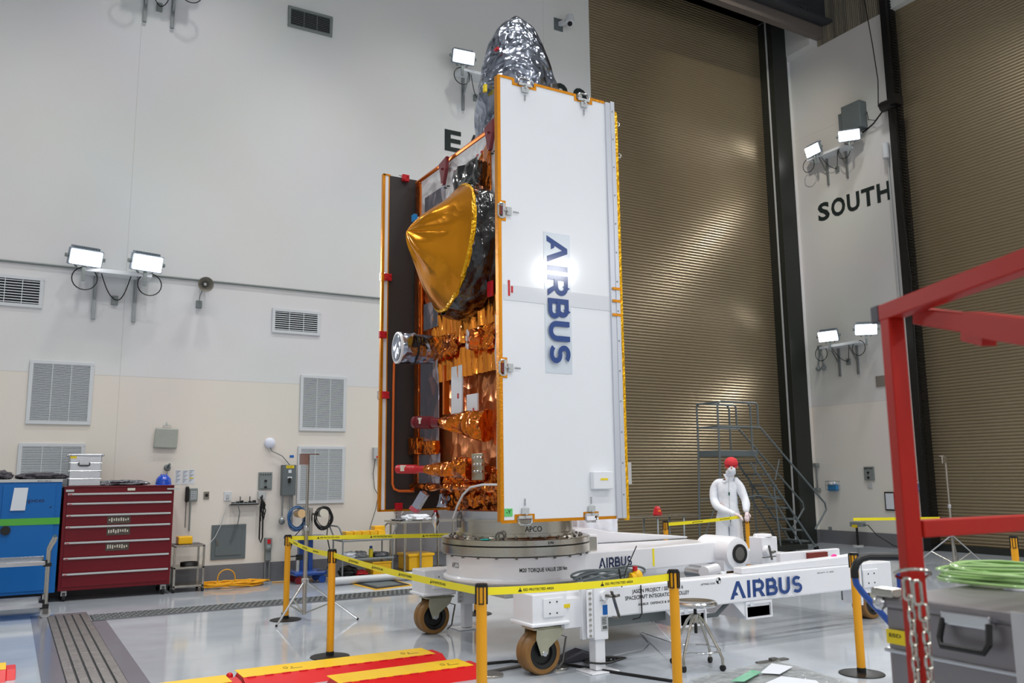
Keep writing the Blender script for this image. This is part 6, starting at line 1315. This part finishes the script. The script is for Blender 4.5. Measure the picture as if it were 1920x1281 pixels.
# ================================================================ cable ramps
def ramp(x0, x1, y0, y1, label, h=.07, marks=()):
    t = thing('cable_ramp', ((x0+x1)/2, (y0+y1)/2, 0), label, 'cable ramp', 'red and yellow cable ramps on the floor'); m = (y1-y0)
    b = MB(); b.prism([(y0, 0), (y0+m*.36, h*.93), (y1-m*.2, h*.93), (y1, 0)], (x0, 0, 0), YE, ZE, XE, x1-x0); b.prism([(y0+m*.1, 0), (y0+m*.38, h*.9), (y1-m*.24, h*.9), (y1-m*.08, 0)], (x1, 0, 0), YE, ZE, XE, .07); b.build('body', 'red_ramp', t, bevel=.006)
    b = MB(); yl, yh = y0+m*.37, y1-m*.04
    n = int((x1-x0)/.9)
    for i in range(max(1, n)): a_, c_ = x0+(x1-x0)*i/max(1, n), x0+(x1-x0)*(i+1)/max(1, n); b.box((a_+.002, yl, h*.93), (c_-.002, yh, h))
    ld = b.build('lid', 'yellow_ramp', t, bevel=.003)
    b = MB(); x = x0+.03
    while x < x1-.09: b.box((x, yl-.016, h*.8), (x+.07, yl+.002, h*.995)); x += .14
    b.build('lid_tabs', 'red_ramp', ld)
    b = MB()
    for mx_ in marks: b.tor((mx_, (yl+yh)/2, h+.0008), (0, 0, 1), .018, .0018, n=16, m=4, sx=1.8); b.box((mx_+.03, (yl+yh)/2-.05, h), (mx_+.13, (yl+yh)/2-.04, h+.001)); b.box((mx_+.045, (yl+yh)/2-.012, h), (mx_+.06, (yl+yh)/2+.012, h+.001))
    if marks: b.build('lid_mark', 'text', ld)
ramp(1.72, 3.4, 7.02, 7.54, 'red and yellow cable ramp, farther of the two at bottom centre', marks=(2.1, 3.15))
ramp(2.3, 3.47, 6.42, 6.93, 'red and yellow cable ramp, nearer one beside the front yellow post', marks=(3.25,))
ramp(-1.4, .1, 8.42, 8.95, 'red and yellow cable ramp end at bottom left corner')
ramp(.4, 1.62, 6.95, 7.4, 'yellow ramp corner just showing at bottom edge left of centre')
b = MB(); b.sph((1.68, 7.5, .03), .03, 10); tag(b.build('ramp_connector', 'red_ramp'), 'red connector knob at left end of the farther ramp', 'connector')
# ================================================================ floor film at bottom right
A, B_, C_, D_ = FL(1295, 1276), FL(1455, 1239), FL(1625, 1290), FL(1480, 1420)
def quad(u, v): return A.lerp(B_, u).lerp(D_.lerp(C_, u), v)
b = MB(); n = 50; vs = [quad(i/n, j/n)+ZE*(.006+.016*abs(noise.noise(quad(i/n, j/n)*7))) for j in range(n+1) for i in range(n+1)]
b.add(vs, [(j*(n+1)+i, j*(n+1)+i+1, (j+1)*(n+1)+i+1, (j+1)*(n+1)+i) for j in range(n) for i in range(n)], True); tag(b.build('plastic_sheet', 'film_floor'), 'crinkled clear plastic sheet spread on floor at bottom right', 'plastic sheet')
def fpoly(px, z, m, name, label, cat):
    q = [FL(*p, z) for p in px]; b = MB(); k = len(q); b.add(q+[p-ZE*.003 for p in q], [tuple(range(k))]+[(i, (i+1) % k, k+(i+1) % k, k+i) for i in range(k)]); tag(b.build(name, m), label, cat)
fpoly([(1425, 1262), (1447, 1244), (1487, 1250), (1462, 1264)], .026, 'paper', 'paper_sheet', 'white paper sheet under plastic, farther one by the green tape', 'paper'); fpoly([(1435, 1281), (1465, 1268), (1530, 1276), (1560, 1300), (1440, 1300)], .026, 'paper', 'paper_sheet', 'white paper sheet at the bottom edge under the plastic', 'paper'); fpoly([(1370, 1277), (1410, 1256), (1428, 1260), (1395, 1278)], .03, mat('green_gloss', '74C79A', .2, coat=.5, bump=.4, bscale=12), 'green_film', 'shiny green tape strip on the plastic sheet', 'tape')
b = MB(); q = FL(1452, 1240); b.box((q.x-.2, q.y-.03, 0), (q.x+.15, q.y+.03, .012)); b.box((q.x-.05, q.y-.02, .012), (q.x+.02, q.y+.02, .03)); tag(b.build('metal_clamp', 'steel_dark'), 'small dark clamp on floor beyond the plastic sheet', 'clamp')
# ================================================================ foreground red frame, chain, case, hose, blue handle
P0 = V((1.926, 1.364, 0)); ztop = 2.035
rf = thing('red_frame', P0, 'blurry red steel tube guard frame at the right edge', 'frame')
D1 = V((-.44, -.9, 0)).normalized(); D2 = V((.9, -.44, 0)).normalized()
MB().obox(P0+ZE*(ztop/2-.01), (D1, D2, ZE), .0215, .0215, ztop/2-.01).build('post', 'red_frame', rf, bevel=.003)
bar_c = P0+ZE*(ztop+.0)
MB().bar(bar_c-D1*.03, bar_c+D1*1.5, .042, .042).build('top_rail', 'red_frame', rf, bevel=.003)
MB().obox(bar_c-D1*.045, (D1, D2, ZE), .02, .0225, .0225).build('end_cap', mat('cap_navy', '1E2233', .5), rf, bevel=.003)
MB().bar(P0+ZE*1.49+D2*.02, PW(2050, 973, 2.6), .042, .042).build('mid_rail', 'red_frame', rf, bevel=.003)
a, c = PW(1722, 592, 2.12), PW(1975, 628, 1.5); br = MB().bar(a, c, .03, .042).build('brace', 'red_frame', rf, bevel=.003)
m1 = a.lerp(c, .48); MB().bar(m1, c, .036, .05).bar(a.lerp(c, .44)-ZE*.03, a.lerp(c, .6)-ZE*.033, .03, .02).build('brace_sleeve', 'red_frame', br)
b = MB(); 
for f in (.49, .575): q = a.lerp(c, f); vd = (V((0, 0, H_))-q).normalized(); b.cyl(q+vd*.015-ZE*.01, q+vd*.028-ZE*.01, .007, n=12)
b.build('bolt', 'steel_bright', br)
b = MB()
def link(c, ang, L_=.034, W_=.011, r=.0035):
    vd = V((cos(ang), sin(ang), 0)); pts = []
    for i in range(16):
        t_ = 2*pi*i/16; pts.append(V(c)+vd*(W_*cos(t_))+ZE*((L_/2-W_)*(1 if sin(t_) > 0 else -1)+W_*sin(t_)))
    b.tube(pts, r, 6, closed=True)
ch = P0-D2*.0; cd = V((-.82, -.57, 0)); right = V((.57, -.82, 0))
for j, (off, z0_, n_) in enumerate(((.0, 1.32, 15), (.028, 1.27, 14))):
    for i in range(n_): link(P0+cd*.045+right*(off-.008)+ZE*(z0_-i*.028), 0 if i % 2 else pi/2-.6, .036)
link(P0+cd*.05-right*.012+ZE*1.352, -.96, .05, .009, .0042); link(P0+cd*.055+right*.008+ZE*1.345, -.7, .055, .009, .0042); link(P0+cd*.055+right*.018+ZE*1.30, -.9, .04, .009, .004); b.tor(P0+ZE*1.385+cd*.03, (.3, .3, 1), .04, .004, n=20, m=6)
tag(b.build('chain', 'steel', bevel=0), 'steel chain hanging on the red post', 'chain')
yL = AX(1650, 1130, 2.29).y
t = zcase(2.29, 2.9, .75, yL, .82, 1.262, 'large aluminium case at bottom right with black handle', 2, 'X')
q = AX(1812, 1165, 2.28); MB().box((2.27, q.y-.07, q.z-.015), (2.3, q.y+.07, q.z+.02)).build('handle_plate', 'steel_bright', t, bevel=.004)
b = MB(); b.tube([(2.275, q.y+.065, q.z), (2.26, q.y+.07, q.z-.05), (2.25, q.y+.06, q.z-.07), (2.25, q.y-.06, q.z-.07), (2.26, q.y-.07, q.z-.05), (2.275, q.y-.065, q.z)], .009, 8); b.build('handle', 'black', t)
MB().box((2.285, q.y-.4, q.z-.14), (2.289, q.y-.12, q.z+.04)).build('grey_label', 'light_grey', t); q = AX(1680, 1196, 2.28); MB().box((2.284, q.y-.03, q.z-.02), (2.289, q.y+.035, q.z+.02)).build('yellow_label', 'yellow_label', t)
b = MB(); text(b, 'ESD', .01, lambda u, v: V((2.283, q.y+.025-u, q.z+v)), width=.04); b.build('label_print', 'text', t)
MB().box((2.27, yL-.06, 1.262), (2.33, yL+.015, 1.285)).build('corner_fitting', 'steel', t, bevel=.004)
zcase(2.29, 2.9, .7, yL, 0, .815, 'lower aluminium case carrying the large case', 2, 'X')
b = MB(); c = FL(1880, 1078, 1.29); rnd = random.Random(9)
for i in range(20):
    rr = .115+.06*rnd.random(); ox, oy = (rnd.random()-.5)*.03, (rnd.random()-.5)*.03
    b.tube([(c.x+ox+rr*cos(a_)*(1+.1*sin(i)), c.y+oy+rr*sin(a_)*1.1, 1.271+.0024*i+.004*sin(2*a_+i)) for a_ in [2*pi*k/32 for k in range(32)]], .0042, 8, closed=True)
tag(b.build('hose_coil', 'hose_green'), 'coil of pale green hose on the large aluminium case', 'hose')
tag(MB().box((2.42, 1.14, 1.263), (2.44, 1.17, 1.272)).build('orange_clip', 'yellow_cord'), 'small orange clip on case top by the hose', 'clip')
fp_ = [PW(1725, 1079, 2.9), PW(1765, 1075, 2.95), PW(1768, 1080, 2.8), PW(1728, 1084, 2.8)]
b = MB(); b.box((2.7, 1.42, 1.263), (2.85, 1.6, 1.268)); tag(b.build('paper_stack', 'paper'), 'small stack of paper on case top behind the red post', 'paper')
t = thing('blue_hoist', PW(1662, 1150, 4.5)*1, 'blue lifting device with black gripped handle behind the red post', 'lift'); ORG[t.name] = V((PW(1668, 1100, 4.6).x, PW(1668, 1100, 4.6).y, 0)); t.location = ORG[t.name]
W_ = 4.6; hp = [(1690, 1044), (1660, 1044), (1628, 1044), (1614, 1048), (1605, 1058), (1602, 1070), (1603, 1084)]; MB().tube([PW(x, y, W_) for x, y in hp], .02, 10).build('grip', 'black', t)
MB().tube([PW(x, y, W_) for x, y in ((1603, 1082), (1606, 1096), (1616, 1110), (1632, 1128), (1652, 1150), (1680, 1180))], .017, 10).build('handle_tube', 'blue_paint', t)
c = ORG[t.name]; MB().box(c+V((.0, -.14, .12)), c+V((.1, -.04, 1.12))).build('column', 'blue_paint', t, bevel=.008); MB().box(c+V((-.2, -.25, .05)), c+V((.25, .25, .12))).build('base', 'blue_paint', t, bevel=.02)
for s in (-1, 1): MB().cyl(c+V((-.15, .2*s, .05)), c+V((-.1, .2*s, .05)), .05, n=16).build('caster', 'black', t)

# ================================================================ lights
def area(name, loc, rot, sx_, sy_, e, col=(1, 1, 1), spread=180):
    l = bpy.data.lights.new(name, 'AREA'); l.shape = 'RECTANGLE'; l.size = sx_; l.size_y = sy_; l.energy = e; l.color = col; l.spread = radians(spread)
    o = bpy.data.objects.new(name, l); COL.objects.link(o); o.location = loc; o.rotation_euler = rot; return o
def spot(name, loc, tgt, e, ang, blend=.5, r=.3, col=(1, 1, 1)):
    l = bpy.data.lights.new(name, 'SPOT'); l.energy = e; l.spot_size = radians(ang); l.spot_blend = blend; l.shadow_soft_size = r; l.color = col
    o = bpy.data.objects.new(name, l); COL.objects.link(o); o.location = loc; d = V(tgt)-V(loc); o.rotation_euler = d.to_track_quat('-Z', 'Y').to_euler(); return o
LX = .34
for x in (-3, 2, 7, 12):
    for y in (-5, 0, 5): spot('ceiling_lamp', (x, y, 15.2), (x, y, 0), 2500*LX, 112, .6, .35, (1, .99, .97))
for x, e_ in ((-2.6, 1500), (2.2, 3500), (6.2, 2900), (9.6, 2900)): spot('ceiling_lamp', (x, 10.4, 15.2), (x, 10.4, 0), e_*LX, 74, .45, .35, (1, .985, .95))
spot('ceiling_lamp', (13.6, 10.0, 15.2), (13.6, 10.0, 0), 2800*LX, 74, .45, .35, (1, .985, .95))
# lamps on the wall behind the camera, same kind as those in the picture
for x, z in ((3, 5), (-4, 5), (3, 9.8), (-4, 9.8), (9.5, 9.8)):
    area('wall_lamp', (x, -8.7, z), (radians(-90+180-15), 0, 0), .9, .5, 260*LX)
area('wall_lamp', (13.95, -8.7, 7.75), (radians(75), 0, 0), .95, .55, 600*LX)
for p, d in ((AY(162, 484, YW-.5), 0), (AY(277, 494, YW-.5), 0), (AY(870, 107, YW-.5), 0)):
    spot('floodlight_beam', p-YE*.1, p+V((.5, -6, -3)), 500*LX, 130, .8, .2)
for x, y in ((1523, 282), (1592, 254), (1552, 631), (1624, 618)):
    p = AX(x, y, XS-.55); spot('floodlight_beam', p, p+V((-6, -1.5, -3)), 350*LX, 130, .8, .2)
spot('door_lamp', (9.5, 8.5, 14.6), (15.2, 14.3, 9.0), 5500*LX, 40, 1., .15, (1, .93, .8))
w = bpy.data.worlds.new('world'); SC.world = w; w.use_nodes = True; w.node_tree.nodes['Background'].inputs[0].default_value = (.75, .8, .9, 1); w.node_tree.nodes['Background'].inputs[1].default_value = .3
